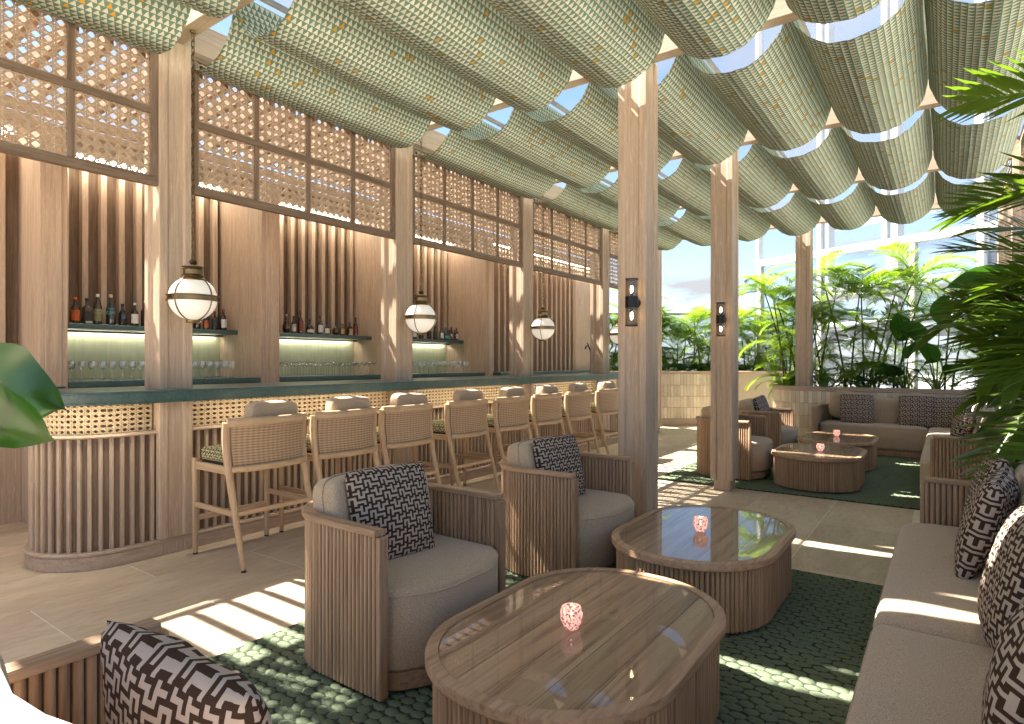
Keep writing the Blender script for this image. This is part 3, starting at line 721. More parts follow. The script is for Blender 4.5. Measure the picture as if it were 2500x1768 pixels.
bx('wall_block', M['tower'], cf, -.1, .75, -.55, -.14, -.28, 3.6); bx('wall_block', M['tower'], cf, 1.5, 3.5, .36, .8, -.28, 6.5)
m = MB(); m.tube([(-3.7, 0, 2.95), (-3.3, -.5, 2.95), (-.6, -.5, 2.98), (2.6, -.5, 3.0)], .19, 16); m.build('duct', M['white_duct'], cf, smooth=True)
m = MB(); m.tube([(-.2, -.6, .6), (1.2, -.7, 2.7), (2.4, -.7, 4.0)], .13, 14); m.build('duct', M['white_duct'], cf, smooth=True)
m = MB(); m.tube([(-3.4, -.3, 2.2), (2.2, -.3, 2.35)], .10, 14); m.build('duct', M['white_duct'], cf, smooth=True)
# glass balustrade beyond the far planter
gb = thing('glass_balustrade', 'frosted glass balustrade with grey rail beyond the far planter', 'balustrade', (-8.7, 12.2, 0), R(35.6))
bx('handrail', M['greymetal'], gb, -6, 7.5, -.03, .03, 2.50, 2.56)
for i in range(9): bx('pane', M['pane'], gb, -6 + 1.5 * i + .01, -6 + 1.5 * (i+1) - .01, -.008, .008, -.28, 2.499, 0)
for i in range(10): bx('post', M['greymetal'], gb, -6.02 + 1.5 * i - .02, -6.02 + 1.5 * i + .02, .01, .05, -.28, 2.499)
# ================================================================== OBJECTS
# ------------------------------------------------------------------ rugs
def rug(name, label, x0, x1, y0, y1, seed):
    r = thing(name, label, 'rug', (x0, y0, 0)); W, D = x1 - x0, y1 - y0
    m = MB(); m.box(0, W, 0, D, .0, .012); m.build('rug_base', M['rugbase'], r, bevel=.003)
    rnd = random.Random(seed); m = MB(); px, py = .064, .047
    rings = ((1.0, .0), (.86, .55), (.45, .92))
    j = 0; y = py * .5
    while y < D - py * .3:
        x = px * (.5 if j % 2 else 1.0) - px * .2
        while x < W - px * .35:
            n = len(m.v); rx, ry, h = px * rnd.uniform(.52, .64), py * rnd.uniform(.50, .60), rnd.uniform(.006, .011); a0 = rnd.uniform(-.35, .35)
            ca_, sa_ = cos(a0), sin(a0); cx, cy = x + rnd.uniform(-.004, .004), y + rnd.uniform(-.003, .003)
            for s_, q in rings:
                for k in range(7):
                    t = 2*pi*k/7; ex, ey = rx*s_*cos(t), ry*s_*sin(t)
                    m.v.append((cx + ex*ca_ - ey*sa_, cy + ex*sa_ + ey*ca_, .010 + h*q))
            m.v.append((cx, cy, .010 + h))
            for i in range(2):
                for k in range(7): m.f.append((n+i*7+k, n+i*7+(k+1) % 7, n+(i+1)*7+(k+1) % 7, n+(i+1)*7+k)); m.uv.append(None)
            for k in range(7): m.f.append((n+14+k, n+14+(k+1) % 7, n+21)); m.uv.append(None)
            x += px
        y += py; j += 1
    o = m.build('rope_knots', M['rug'], r, smooth=True, ang=180); o['kind'] = 'stuff'
rug('chunky_rug', 'chunky green rope rug under the near coffee tables', -2.705, .44, -.9, 4.243, 1)
rug('chunky_rug', 'green rope rug under the far coffee tables and corner sofa', -2.72, .44, 6.65, 10.4, 2)
# ------------------------------------------------------------------ coffee tables
def reed(name, mat, r, z0, z1, n=6):
    m = MB(); P = [(r * cos(pi * k / (n - 1)), r * .95 * sin(pi * k / (n - 1))) for k in range(n)] + [(-r * .9, -.004), (r * .9, -.004)]
    m.prism(P, z0, z1); return m.mesh(name, mat, True, ang=60)
def clip_y(poly, x0, x1):
    """part of a convex outline between two x values"""
    def cl(P, f):
        out = []
        for i in range(len(P)):
            a, b = P[i-1], P[i]; fa, fb = f(a), f(b)
            if fa >= 0 and fb >= 0: out.append(b)
            elif fa >= 0 > fb or fb >= 0 > fa:
                t = fa / (fa - fb); q = (a[0] + (b[0]-a[0])*t, a[1] + (b[1]-a[1])*t); out.append(q)
                if fb >= 0: out.append(b)
        return out
    P = cl(poly, lambda p: p[0] - x0); return cl(P, lambda p: x1 - p[0])
def make_table():
    t = thing('coffee_table', 'x', 'coffee table'); hx, hy, r, H = .44, .645, .42, .352
    base = rr_path(hx - .035, hy - .035, r - .035, 12)
    m = MB(); m.prism(offset(base, -.006, True), .012, .31); m.build('core', M['tealess'], t)
    rd = reed('slat', M['teakZ'], .0110, .010, .306)
    for x, y, a in sample(base, .0243, True): link('slat', rd, t, (x, y, 0), (0, 0, a + pi))
    out = rr_path(hx, hy, r, 16)
    m = MB(); sweep(m, out, [(0, .320), (-.004, .314), (-.03, .309), (-.044, .311), (-.044, H), (-.007, H), (-.002, H - .002), (0, H - .007)], True); m.build('rim', M['teakY'], t, smooth=True, ang=28)
    inn = offset(out, -.0455, True)
    n = 6; w_ = 2 * (hx - .0455) / n
    for i in range(n):
        x0 = -(hx - .0455) + w_ * i; q = clip_y(inn, x0 + .0012, x0 + w_ - .0012); cx = x0 + w_ / 2
        m = MB(); m.prism([(x - cx, y) for x, y in q], .318, .3455); m.build('plank', M['top'], t, (cx, 0, 0))
    m = MB(); m.prism(offset(inn, -.002, True), .3462, .3522); m.build('glass_top', M['table_glass'], t, bevel=.0015)
    return t
s = NT('table_core'); s.p(Base_Color=(.10, .055, .03), Roughness=.7); M['tealess'] = s.m
# ------------------------------------------------------------------ candle holders
def make_votive():
    t = thing('candle_holder', 'x', 'candle holder')
    m = MB(); m.lathe([(.001, .002), (.024, .001), (.028, .006), (.027, .011), (.036, .022), (.0425, .042), (.041, .062), (.036, .078), (.0335, .080), (.033, .076), (.038, .060), (.039, .042), (.033, .024), (.022, .016), (.001, .015)], 24)
    m.build('glass_bowl', M['pink'], t, smooth=True)
    m = MB(); m.lathe([(.019, .0165), (.019, .034), (.003, .034)], 14, cap0=True, cap1=True); m.build('candle', M['l_cream'], t, smooth=True)
    m = MB(); m.lathe([(.0005, .036), (.004, .041), (.0035, .046), (.0004, .056)], 8); m.build('flame', M['flame'], t, smooth=True)
    return t
# ------------------------------------------------------------------ armchairs
def make_armchair():
    t = thing('armchair', 'x', 'armchair'); hw = .41
    U = round_poly([(.27, hw), (-.40, hw), (-.40, -hw), (.27, -hw)], [0, .31, .31, 0], 12)   # outward is to the right of travel
    m = MB(); sweep(m, U, rprof(-.026, -.010, .012, .640, .001), False); m.build('shell', M['tealess'], t)
    rd = reed('slat', M['teakZ'], .0108, .008, .642)
    for x, y, a in sample(U, .0240): link('slat', rd, t, (x + sin(a)*-.010, y - cos(a)*-.010, 0), (0, 0, a + pi))
    ri = reed('inner_slat', M['teakZ'], .0120, .30, .642); I = offset(U, -.026, False)
    tot = sum(math.hypot(I[i+1][0]-I[i][0], I[i+1][1]-I[i][1]) for i in range(len(I)-1))
    for x, y, a in sample(I, .0268, False, .012, .50): link('inner_slat', ri, t, (x, y, 0), (0, 0, a))
    for x, y, a in sample(I, .0268, False, tot - .50, tot - .012): link('inner_slat', ri, t, (x, y, 0), (0, 0, a))
    m = MB(); sweep(m, U, [(-.045, .645), (.011, .645), (.013, .648), (.013, .664), (.009, .669), (-.042, .669), (-.046, .664)], False); m.build('top_rail', M['teakX'], t, smooth=True, ang=28)
    for y in (-hw, hw): bx('arm_post', M['teakZ'], t, .2705, .292, y - .004 if y < 0 else y - .042, y + .042 if y < 0 else y + .004, .008, .642, .004)
    seat = ccw(round_poly([(-.35, -.355), (.285, -.360), (.405, -.18), (.405, .18), (.285, .360), (-.35, .355)], [.22, .10, .26, .26, .10, .22], 7, True))
    m = cushion(seat, .085, .425, .034); m.build('seat_cushion', M['taupe'], t, smooth=True, ang=180)
    m = MB()
    ln = offset(seat, .0035, True); mid = sum(p[0] for p in ln) / len(ln)
    m.tube([(x, y, .393) for x, y in seat if x > .26], .0035, 6); m.build('piping', M['taupe'], t, smooth=True)
    pp = offset(seat, -.018, True); m = MB(); m.prism(pp, .006, .082); m.build('base', M['teakY'], t, bevel=.006)
    m = superell(.115, .30, .20, .36, .40, 32, 18, bend=.85); seam(m, .115, .30, .20, .36, .85); o = m.build('back_cushion', M['taupe'], t, (-.225, -.035, .600), (0, R(-9), 0), smooth=True, ang=180)
    return t
# ------------------------------------------------------------------ bar stools (facing -x)
def bez(P, n=14):
    out = []
    for i in range(n + 1):
        t = i / n; k = len(P) - 1
        out.append(tuple(sum(math.comb(k, j) * (1-t)**(k-j) * t**j * P[j][d] for j in range(k+1)) for d in range(3)))
    return out
def make_stool():
    t = thing('bar_stool', 'x', 'bar stool')
    wx = M['stoolX']; wz = M['stoolZ']; wy = M['stoolY']
    for s_ in (-1, 1):
        m = MB(); m.tube([(-.285, s_*.275, .012), (-.285, s_*.275, .675)], [.0175, .023], 10); m.build('front_leg', wz, t, smooth=True, ang=50)
        pth = bez([(.345, s_*.285, .012), (.285, s_*.284, .22), (.20, s_*.282, .48), (.155, s_*.285, .66), (.125, s_*.29, .80), (.155, s_*.292, .95)])
        rad = [.0165 + .010 * min(1, i / 9) for i in range(len(pth))]
        m = MB(); m.tube(pth, rad, 10); m.build('back_leg', wz, t, smooth=True, ang=50)
        m = MB(); m.lathe([(.0165, 0), (.0165, .0115)], 10, (-.285, s_*.275, 0), True, True); m.lathe([(.0155, 0), (.0155, .0115)], 10, (.345, s_*.285, 0), True, True); m.build('foot_cap', M['foot'], t)
        m = MB(); m.box(-.268, .232, s_*.279-.011, s_*.279+.011, .335, .372); m.build('side_stretcher', wx, t, bevel=.004)
        m = MB(); m.box(-.265, .155, s_*.272-.012, s_*.272+.012, .600, .655); m.build('side_rail', wx, t, bevel=.004)
    bx('foot_rest', wy, t, -.297, -.273, -.258, .258, .235, .275, .004); bx('back_stretcher', wy, t, .235, .257, -.272, .272, .338, .370, .004)
    bx('front_rail', wy, t, -.297, -.273, -.255, .255, .60, .655, .004)
    # curved back: top rail, lower rail, woven panel
    arc = lambda y, b: b * (1 - (y / .31) ** 2)
    ys = [-.295 + .59 * i / 16 for i in range(17)]
    top = [(.155 + arc(y, .065), y) for y in ys]
    m = MB(); sweep(m, top, rprof(-.022, .022, .918, .978, .010), False); m.build('top_rail', wy, t, smooth=True, ang=50)
    ys2 = [-.275 + .55 * i / 16 for i in range(17)]; low = [(.168 + arc(y, .075), y) for y in ys2]
    m = MB(); sweep(m, low, rprof(-.020, .020, .618, .662, .009), False); m.build('back_rail', wy, t, smooth=True, ang=50)
    for off, nm in ((.006, 'rattan_back'),):
        g = []; uv = []
        for j in range(9):
            q = j / 8; z = .660 + .262 * q; hw = .262 + .012 * q; row = []; ur = []
            for i in range(17):
                y = -hw + 2 * hw * i / 16; bow = .165 - .012 * sin(pi*q) + arc(y, .068)
                row.append((bow + off, y, z)); ur.append((y, z))
            g.append(row); uv.append(ur)
        m = MB(); m.loops(g, False, uvs=uv); m.loops([[(x - .012, y, z) for x, y, z in r][::-1] for r in g], False, uvs=[u[::-1] for u in uv])
        m.build(nm, M['rattan'], t, smooth=True, ang=180)
    seat = ccw(rr_path(.215, .255, .04, 5)); seat = [(x - .055, y) for x, y in seat]
    m = MB(); m.prism([(x, y) for x, y in offset(seat, -.004, True)], .640, .668); m.build('seat_board', M['foot'], t)
    m = cushion(seat, .668, .752, .018); nb = len(seat); me = m.mesh('seat_cushion', M['keygreen'], True, ang=60)
    ul = me.uv_layers.new(name='UVMap')
    for po in me.polygons:
        nrm = po.normal
        for li in po.loop_indices:
            c_ = me.vertices[me.loops[li].vertex_index].co
            ul.data[li].uv = (c_.x, c_.y) if abs(nrm.z) > .6 else ((c_.x, c_.z) if abs(nrm.y) > abs(nrm.x) else (c_.y, c_.z))
    link('seat_cushion', me, t)
    return t
# ------------------------------------------------------------------ pendant lamps
def make_pendant():
    t = thing('pendant_lamp', 'x', 'pendant lamp'); br = M['brass']
    m = MB(); m.lathe([(.152 * sin(pi*i/22) , .150 * -cos(pi*i/22)) for i in range(1, 22)], 36, cap0=True, cap1=True); m.build('globe', M['opal'], t, smooth=True, ang=180)
    m = MB(); m.lathe([(.1535, -.020), (.166, -.020), (.166, -.015), (.158, -.013), (.158, .013), (.166, .015), (.166, .020), (.1535, .020)], 40); m.build('band', br, t, smooth=True, ang=30)
    for k in range(4):
        a = R(20 + 90 * k); m = MB(); m.tube([(.156 * sin(q) * cos(a), .156 * sin(q) * sin(a), -.154 * cos(q)) for q in [R(12 + 156 * i / 20) for i in range(21)]], .0042, 6); m.build('strap', br, t, smooth=True)
    m = MB(); m.lathe([(.001, -.166), (.040, -.166), (.044, -.160), (.044, -.150), (.03, -.146)], 24); m.build('finial', br, t, smooth=True, ang=40)
    m = MB(); m.lathe([(.090, .120), (.094, .128), (.072, .140), (.068, .150), (.072, .156), (.062, .164), (.062, .196), (.068, .200), (.066, .206), (.060, .208), (.070, .212), (.070, .218), (.02, .222), (.012, .226), (.012, .232), (.022, .240), (.026, .250), (.022, .260), (.010, .268), (.001, .270)], 28); m.build('cap', br, t, smooth=True, ang=35)
    lk = MB(); P = []
    for i in range(16):
        a = 2*pi*i/16; P.append((.0105 * cos(a), 0, .0155 * (1 if sin(a) > 0 else -1) + .0125 * sin(a)))
    P.append(P[0]); lk.tube(P, .0042, 5, False); lm = lk.mesh('chain_link', br, True)
    z = .290; i = 0
    while z < 1.83: link('chain_link', lm, t, (0, 0, z), (0, 0, R(90 * (i % 2) + 20))); z += .0455; i += 1
    m = MB(); m.lathe([(.001, 1.82), (.018, 1.82), (.02, 1.825), (.02, 1.84), (.001, 1.84)], 20); m.build('ceiling_plate', br, t, smooth=True, ang=40)
    return t
# ------------------------------------------------------------------ wall sconces (on the -y face)
def make_sconce():
    t = thing('wall_sconce', 'x', 'sconce'); bk = M['black']
    m = MB(); m.lathe([(.047, -.042), (.047, .042)], 28, (0, 0, 0), True, True); m.build('body', bk, t, smooth=True, ang=40)
    m = MB(); m.tube([(0, .04, 0), (.0, .085, 0)], .034, 20); m.build('bracket', bk, t, smooth=True, ang=40)
    for s_ in (-1, 1):
        m = MB(); m.lathe([(.045, .043 * s_), (.045, .170 * s_)], 28); m.build('glass_shade', M['smoked'], t, smooth=True)
        m = MB(); m.lathe([(.0435, .166 * s_), (.0475, .166 * s_), (.0475, .174 * s_), (.0435, .174 * s_), (.0435, .166 * s_)], 28); m.build('rim', bk, t, smooth=True, ang=40)
        m = MB(); m.lathe([(.013, .043 * s_), (.013, .062 * s_)], 14, cap1=True); m.build('lamp_holder', bk, t, smooth=True, ang=40)
        m = MB(); m.lathe([(.012, .062*s_), (.016, .075*s_), (.027, .092*s_), (.031, .110*s_), (.027, .128*s_), (.015, .139*s_), (.001, .142*s_)], 20); m.build('bulb', M['clear'], t, smooth=True)
        m = MB()
        for k in range(5):
            a = 2*pi*k/5; m.tube([(.007*cos(a), .007*sin(a), .076*s_), (.010*cos(a+.4), .010*sin(a+.4), .100*s_), (.005*cos(a), .005*sin(a), .122*s_)], .0016, 5)
        m.build('filament', M['filament'], t)
    return t
# ------------------------------------------------------------------ place the furniture
proto = make_table(); kids_index()
tabs = [((-1.10, 2.00), 'near oval coffee table, closest to the viewer', 'near coffee tables'), ((-1.14, 3.52), 'second oval coffee table, reflecting palms, before the mid room column', 'near coffee tables'),
        ((-1.14, 7.42), 'nearer of the two far oval coffee tables', 'far coffee tables'), ((-1.14, 8.85), 'farthest oval coffee table, before the corner sofa back', 'far coffee tables')]
for i, ((x, y), lb, g) in enumerate(tabs):
    o = proto if i == 0 else copy_tree(proto); o.location = (x, y, .024); tag(o, lb, 'coffee table', 'oval coffee tables')
pv = make_votive(); kids_index()
for i, (x, y, lb) in enumerate(((-1.115, 1.93, 'pink speckled glass candle holder on the nearest coffee table'), (-1.15, 3.47, 'pink speckled candle holder on the second coffee table'),
                              (-1.12, 7.36, 'pink candle holder on the nearer of the far tables'), (-1.17, 8.95, 'pink candle holder on the farthest table'))):
    o = pv if i == 0 else copy_tree(pv); o.location = (x, y, .3765); tag(o, lb, 'candle holder', 'pink candle holders')
pa = make_armchair(); kids_index()
arm = [((-2.075, 2.025), 0, 'fluted teak armchair nearest the bar column, large in the middle foreground'), ((-2.05, 3.50), 0, 'second fluted armchair, beside the foot of the mid room column'),
       ((-1.25, .46), 90, 'armchair cut off at the bottom left corner, seen over its back'), ((-2.06, 7.435), 0, 'far armchair standing behind the sconce column'), ((-2.06, 8.96), 0, 'farthest armchair, next to the tiled planter end')]
for i, ((x, y), rz, lb) in enumerate(arm):
    o = pa if i == 0 else copy_tree(pa)
    if rz:
        for ch in bpy.data.objects:
            if ch.parent == o and ch.name.startswith('back_cushion'): ch.location = (-.215, -.02, .612)
    o.location = (x, y, .022); o.rotation_euler = (0, 0, R(rz)); tag(o, lb, 'armchair', 'fluted teak armchairs')
ps = make_stool(); kids_index()
SY = [2.445, 3.125, 3.80, 4.62, 5.38, 6.10, 6.85, 7.67]
lbs = ['nearest bar stool, right of the first bar column', 'second bar stool from the near end of the bar', 'third bar stool, rising behind the near armchair', 'bar stool in front of the second bar column, behind the brown cushion',
       'fifth bar stool along the bar, left of the second armchair', 'sixth bar stool along the bar, above the second armchair', 'seventh bar stool along the bar, last but one', 'last visible bar stool, half behind the mid room column']
for i, y in enumerate(SY):
    o = ps if i == 0 else copy_tree(ps); o.location = (-4.01, y, 0); tag(o, lbs[i], 'bar stool', 'rattan backed bar stools')
lum = superell(.055, .19, .105, .42, .24, 32, 14, bend=.35)
lme = lum.mesh('lumbar_cushion', M['taupe'], True, ang=180)
for i, y in enumerate(SY):
    o = link('lumbar_cushion', lme, None, (-3.905, y + .06, .968), (random.uniform(-.03, .03), R(4), random.uniform(-.05, .05)))
    tag(o, 'small grey cushion on the ' + ['nearest stool', 'second stool of the bar', 'third stool of the bar', 'stool before the second bar column', 'fifth stool along the bar', 'sixth stool along the bar', 'seventh stool along the bar', 'last visible stool'][i], 'cushion', 'lumbar cushions on the bar stools')
pp_ = make_pendant(); kids_index()
for i, lb in enumerate(('globe pendant hanging over the rounded near end of the bar', 'globe pendant hanging before the second bar column', 'globe pendant hanging before the third bar column', 'farthest globe pendant, half behind the mid room column')):
    o = pp_ if i == 0 else copy_tree(pp_); o.location = (-4.2, 2.106 + 2.221 * i, 1.785); tag(o, 'brass and opal ' + lb, 'pendant lamp', 'globe pendants over the bar')
pw_ = make_sconce(); kids_index()
for i, (x, y, z, lb) in enumerate(((-1.875, 4.125, 1.787, 'black two bulb sconce on the large mid room column'), (-1.892, 6.345, 1.79, 'black two bulb sconce on the farther column'))):
    o = pw_ if i == 0 else copy_tree(pw_); o.location = (x, y, z); tag(o, lb, 'sconce', 'black column sconces')
# ------------------------------------------------------------------ sofas
def sofa_shell(t, path, ribs, inner=()):
    m = MB(); sweep(m, path, rprof(-.026, -.010, .012, .640, .001), False); m.build('shell', M['tealess'], t)
    rd = reed('slat', M['teakZ'], .0122, .008, .642); ri = reed('inner_slat', M['teakZ'], .0120, .25, .642)
    S = [0]
    for i in range(1, len(path)): S.append(S[-1] + math.hypot(path[i][0]-path[i-1][0], path[i][1]-path[i-1][1]))
    tot = S[-1]; I = offset(path, -.026, False)
    for a0, a1 in ribs:
        for x, y, a in sample(path, .0268, False, a0 if a0 >= 0 else tot + a0, a1 if a1 > 0 else tot + a1): link('slat', rd, t, (x + sin(a)*-.010, y - cos(a)*-.010, 0), (0, 0, a + pi))
    toti = sum(math.hypot(I[i+1][0]-I[i][0], I[i+1][1]-I[i][1]) for i in range(len(I)-1))
    for a0, a1 in inner:
        for x, y, a in sample(I, .0268, False, a0 if a0 >= 0 else toti + a0, a1 if a1 > 0 else toti + a1): link('inner_slat', ri, t, (x, y, 0), (0, 0, a))
    m = MB(); sweep(m, path, [(-.045, .645), (.011, .645), (.013, .648), (.013, .664), (.009, .669), (-.042, .669), (-.046, .664)], False); m.build('top_rail', M['teakX'], t, smooth=True, ang=28)
def seat_block(t, poly, rad):
    o = ccw(round_poly(poly, rad, 7, True)); m = cushion(o, .085, .425, .038); m.build('seat_cushion', M['taupe'], t, smooth=True, ang=180)
    m = MB(); m.tube([(x, y, .389) for x, y in o + o[:1]], .0035, 6, False); m.build('piping', M['taupe'], t, smooth=True)
    q = offset(o, -.02, True); m = MB(); m.prism(q, .004, .082); m.build('base', M['teakY'], t, bevel=.006)
t = thing('sofa', 'long near sofa along the right edge with fluted teak end arm', 'sofa', (0, 0, .022))
pth = round_poly([(-.10, -1.3), (.47, -1.3), (.47, 4.215), (-.10, 4.215)], [0, .25, .25, 0], 10)
sofa_shell(t, pth, ((-.72, 0),), ((-.70, -.01),)); bx('arm_post', M['teakZ'], t, -.122, -.101, 4.175, 4.219, .008, .642, .004)
seat_block(t, [(-.21, 2.475), (.40, 2.475), (.40, 4.155), (-.21, 4.155)], [.03, .03, .05, .16])
seat_block(t, [(-.21, -1.2), (.40, -1.2), (.40, 2.468), (-.21, 2.468)], [.10, .05, .03, .03])
for y, hl in ((3.42, .72), (1.80, .74), (.15, .80)):
    m = superell(.10, hl, .215, .42, .30, 30, 16); seam(m, .10, hl, .215, .42); m.build('back_cushion', M['taupe'], t, (.335, y, .62), (0, R(8), 0), smooth=True, ang=180)
t = thing('corner_sofa', 'far corner sofa in taupe fabric with fluted teak shell before the tiled planter', 'sofa', (0, 0, .022))
pth = round_poly([(-.095, 6.60), (.47, 6.60), (.47, 10.68), (-1.60, 10.68), (-1.60, 9.80)], [0, .16, .22, .22, 0], 10)
sofa_shell(t, pth, ((0, 1.0), (-1.15, 0)), ((-.88, -.01),)); bx('arm_post', M['teakZ'], t, -.117, -.096, 6.596, 6.640, .008, .642, .004); bx('arm_post', M['teakZ'], t, -1.604, -1.560, 9.777, 9.799, .008, .642, .004)
seat_block(t, [(-1.55, 10.03), (-.205, 10.03), (-.205, 10.62), (-1.55, 10.62)], [.09, .02, .02, .10])
seat_block(t, [(-.20, 6.66), (.41, 6.66), (.41, 8.18), (-.20, 8.18)], [.17, .05, .02, .02]); seat_block(t, [(-.20, 8.185), (.41, 8.185), (.41, 10.62), (-.20, 10.62)], [.02, .02, .08, .02])
for x, hl in ((-1.0, .47), (-.10, .42)):
    m = superell(.10, hl, .215, .42, .30, 30, 16); seam(m, .10, hl, .215, .42); m.build('back_cushion', M['taupe'], t, (x, 10.49, .63), (R(8), 0, R(90)), smooth=True, ang=180)
for y, hl in ((7.25, .52), (8.45, .62), (9.75, .62)):
    m = superell(.10, hl, .215, .42, .30, 30, 16); seam(m, .10, hl, .215, .42); m.build('back_cushion', M['taupe'], t, (.335, y, .63), (0, R(8), 0), smooth=True, ang=180)
# ------------------------------------------------------------------ scatter cushions (local: thin along x, face looks -x/+x)
pm = [pillow_mesh('scatter_cushion', M['key'], .225, .072, i) for i in range(4)]
def pil(x, y, z, rz, lean, roll, lb, k=0, sc_=1.):
    o = link('scatter_cushion', pm[k % 4], None, (x, y, z)); o.rotation_euler = Euler((0, 0, 0)); o.rotation_mode = 'XYZ'
    o.rotation_euler = (Matrix.Rotation(R(rz), 3, 'Z') @ Matrix.Rotation(R(lean), 3, 'Y') @ Matrix.Rotation(R(roll), 3, 'X')).to_euler(); o.scale = (sc_,) * 3
    tag(o, lb, 'cushion', 'brown key pattern scatter cushions')
pil(-2.10, 1.97, .650, -9, -14, 0, 'brown key pattern cushion on the middle foreground armchair', 0)
pil(-2.07, 3.43, .650, -8, -13, 0, 'brown key pattern cushion on the second armchair by the column', 1)
pil(-1.09, .545, .64, 94, -11, 3, 'brown key pattern cushion at the bottom left, seen from behind', 2, 1.04)
pil(-2.10, 9.00, .66, -4, -14, 5, 'brown key pattern cushion on the farthest armchair', 3)
pil(-1.08, 10.26, .66, -90, -12, 0, 'leftmost key pattern cushion on the corner sofa', 1)
pil(-.33, 10.26, .66, -90, -12, 0, 'second key pattern cushion from the left on the corner sofa', 2, 1.03)
pil(.03, 10.24, .655, -100, -12, 2, 'key pattern cushion deep in the corner of the far sofa', 3)
pil(.13, 8.35, .66, 178, -14, -2, 'key pattern cushion leaning on the right back of the corner sofa', 0)
pil(.12, 7.18, .66, 172, -16, 3, 'key pattern cushion beside the fluted end of the corner sofa', 1, 1.05)
pil(.17, 3.92, .67, 180, -15, 3, 'key pattern cushion farthest along the near sofa', 3)
pil(.14, 3.30, .665, 172, -16, -4, 'key pattern cushion second from the far end of the near sofa', 0, 1.05)
pil(.19, 2.50, .665, 184, -15, 4, 'key pattern cushion with a sunlit edge, middle of the near sofa', 1, 1.08)
pil(.16, 1.72, .665, 168, -14, -3, 'key pattern cushion second from the viewer on the near sofa', 2, 1.06)
pil(.19, 1.26, .665, 182, -14, 3, 'key pattern cushion at the bottom right corner', 3, 1.05)
# ================================================================== BOTTLES AND GLASSES
def bottle(y, h, r, kind, glass, label, cap, text, x=-6.50, z=1.70, lab=(.10, .52)):
    t = thing('bottle', text, 'bottle', (x, y, z), R(random.uniform(-12, 12)), 'bottles on the back bar shelves')
    if kind == 'round': P = [(.001, 0), (r*.92, 0), (r, .012), (r, h*.55), (r*.94, h*.60), (r*.55, h*.70), (r*.34, h*.76), (r*.32, h*.93), (r*.38, h*.935), (r*.38, h*.95), (.001, h*.95)]; ns = 18
    elif kind == 'square': P = [(.001, 0), (r*1.16, 0), (r*1.22, .010), (r*1.22, h*.60), (r*1.05, h*.66), (r*.45, h*.72), (r*.36, h*.76), (r*.36, h*.92), (.001, h*.92)]; ns = 4
    elif kind == 'flask': P = [(.001, 0), (r*.8, 0), (r*1.15, h*.10), (r*1.35, h*.26), (r*1.30, h*.40), (r*.9, h*.56), (r*.36, h*.68), (r*.32, h*.9), (r*.42, h*.91), (r*.42, h*.94), (.001, h*.94)]; ns = 18
    else: P = [(.001, 0), (r*.95, 0), (r, .012), (r*1.02, h*.48), (r*.98, h*.56), (r*.62, h*.66), (r*.40, h*.72), (r*.36, h*.93), (.001, h*.93)]; ns = 18
    m = MB(); m.lathe(P, ns)
    if ns == 4: m.v = [((a + b) * .7071, (b - a) * .7071, c) for a, b, c in m.v]
    m.build('glass_body', BOT[glass], t, smooth=True, ang=30, bevel=.004 if ns == 4 else 0)
    rc = r * .40; m = MB(); m.lathe([(rc, h*.90), (rc*1.04, h*.905), (rc*1.04, h*.99), (rc*.9, h), (.001, h)], 14, cap0=True); m.build('cap', M['l_' + cap], t, smooth=True, ang=40)
    if label:
        rr = (r*1.37 if kind == 'flask' else r*1.012); z0, z1 = h * lab[0], h * lab[1]
        m = MB()
        if ns == 4: q = r * 1.22 * .7071 + .0012; m.box(q - .0006, q + .0008, -q*.8, q*.8, z0, z1)
        else:
            k = .5 if kind == 'flask' else 1
            for j in range(12):
                a0, a1 = R(-75 + 150*j/12), R(-75 + 150*(j+1)/12)
                m.quad([(rr*cos(a0), rr*sin(a0), z0*.9 if kind == 'flask' else z0), (rr*cos(a1), rr*sin(a1), z0*.9 if kind == 'flask' else z0), (rr*cos(a1), rr*sin(a1), z1*.62 if kind == 'flask' else z1), (rr*cos(a0), rr*sin(a0), z1*.62 if kind == 'flask' else z1)])
        m.build('paper_label', M['l_' + label], t, smooth=True)
    return t
def lettering(parent, txt, size, mat, loc, ry=0.):
    cu = bpy.data.curves.new('lettering', 'FONT'); cu.body = txt; cu.size = size; cu.align_x = 'CENTER'; cu.extrude = .0004; cu.materials.append(mat)
    tmp = bpy.data.objects.new('tmp', cu); me = bpy.data.meshes.new_from_object(tmp); bpy.data.objects.remove(tmp); bpy.data.curves.remove(cu)
    return link('lettering', me, parent, loc, (R(90), 0, R(90)))
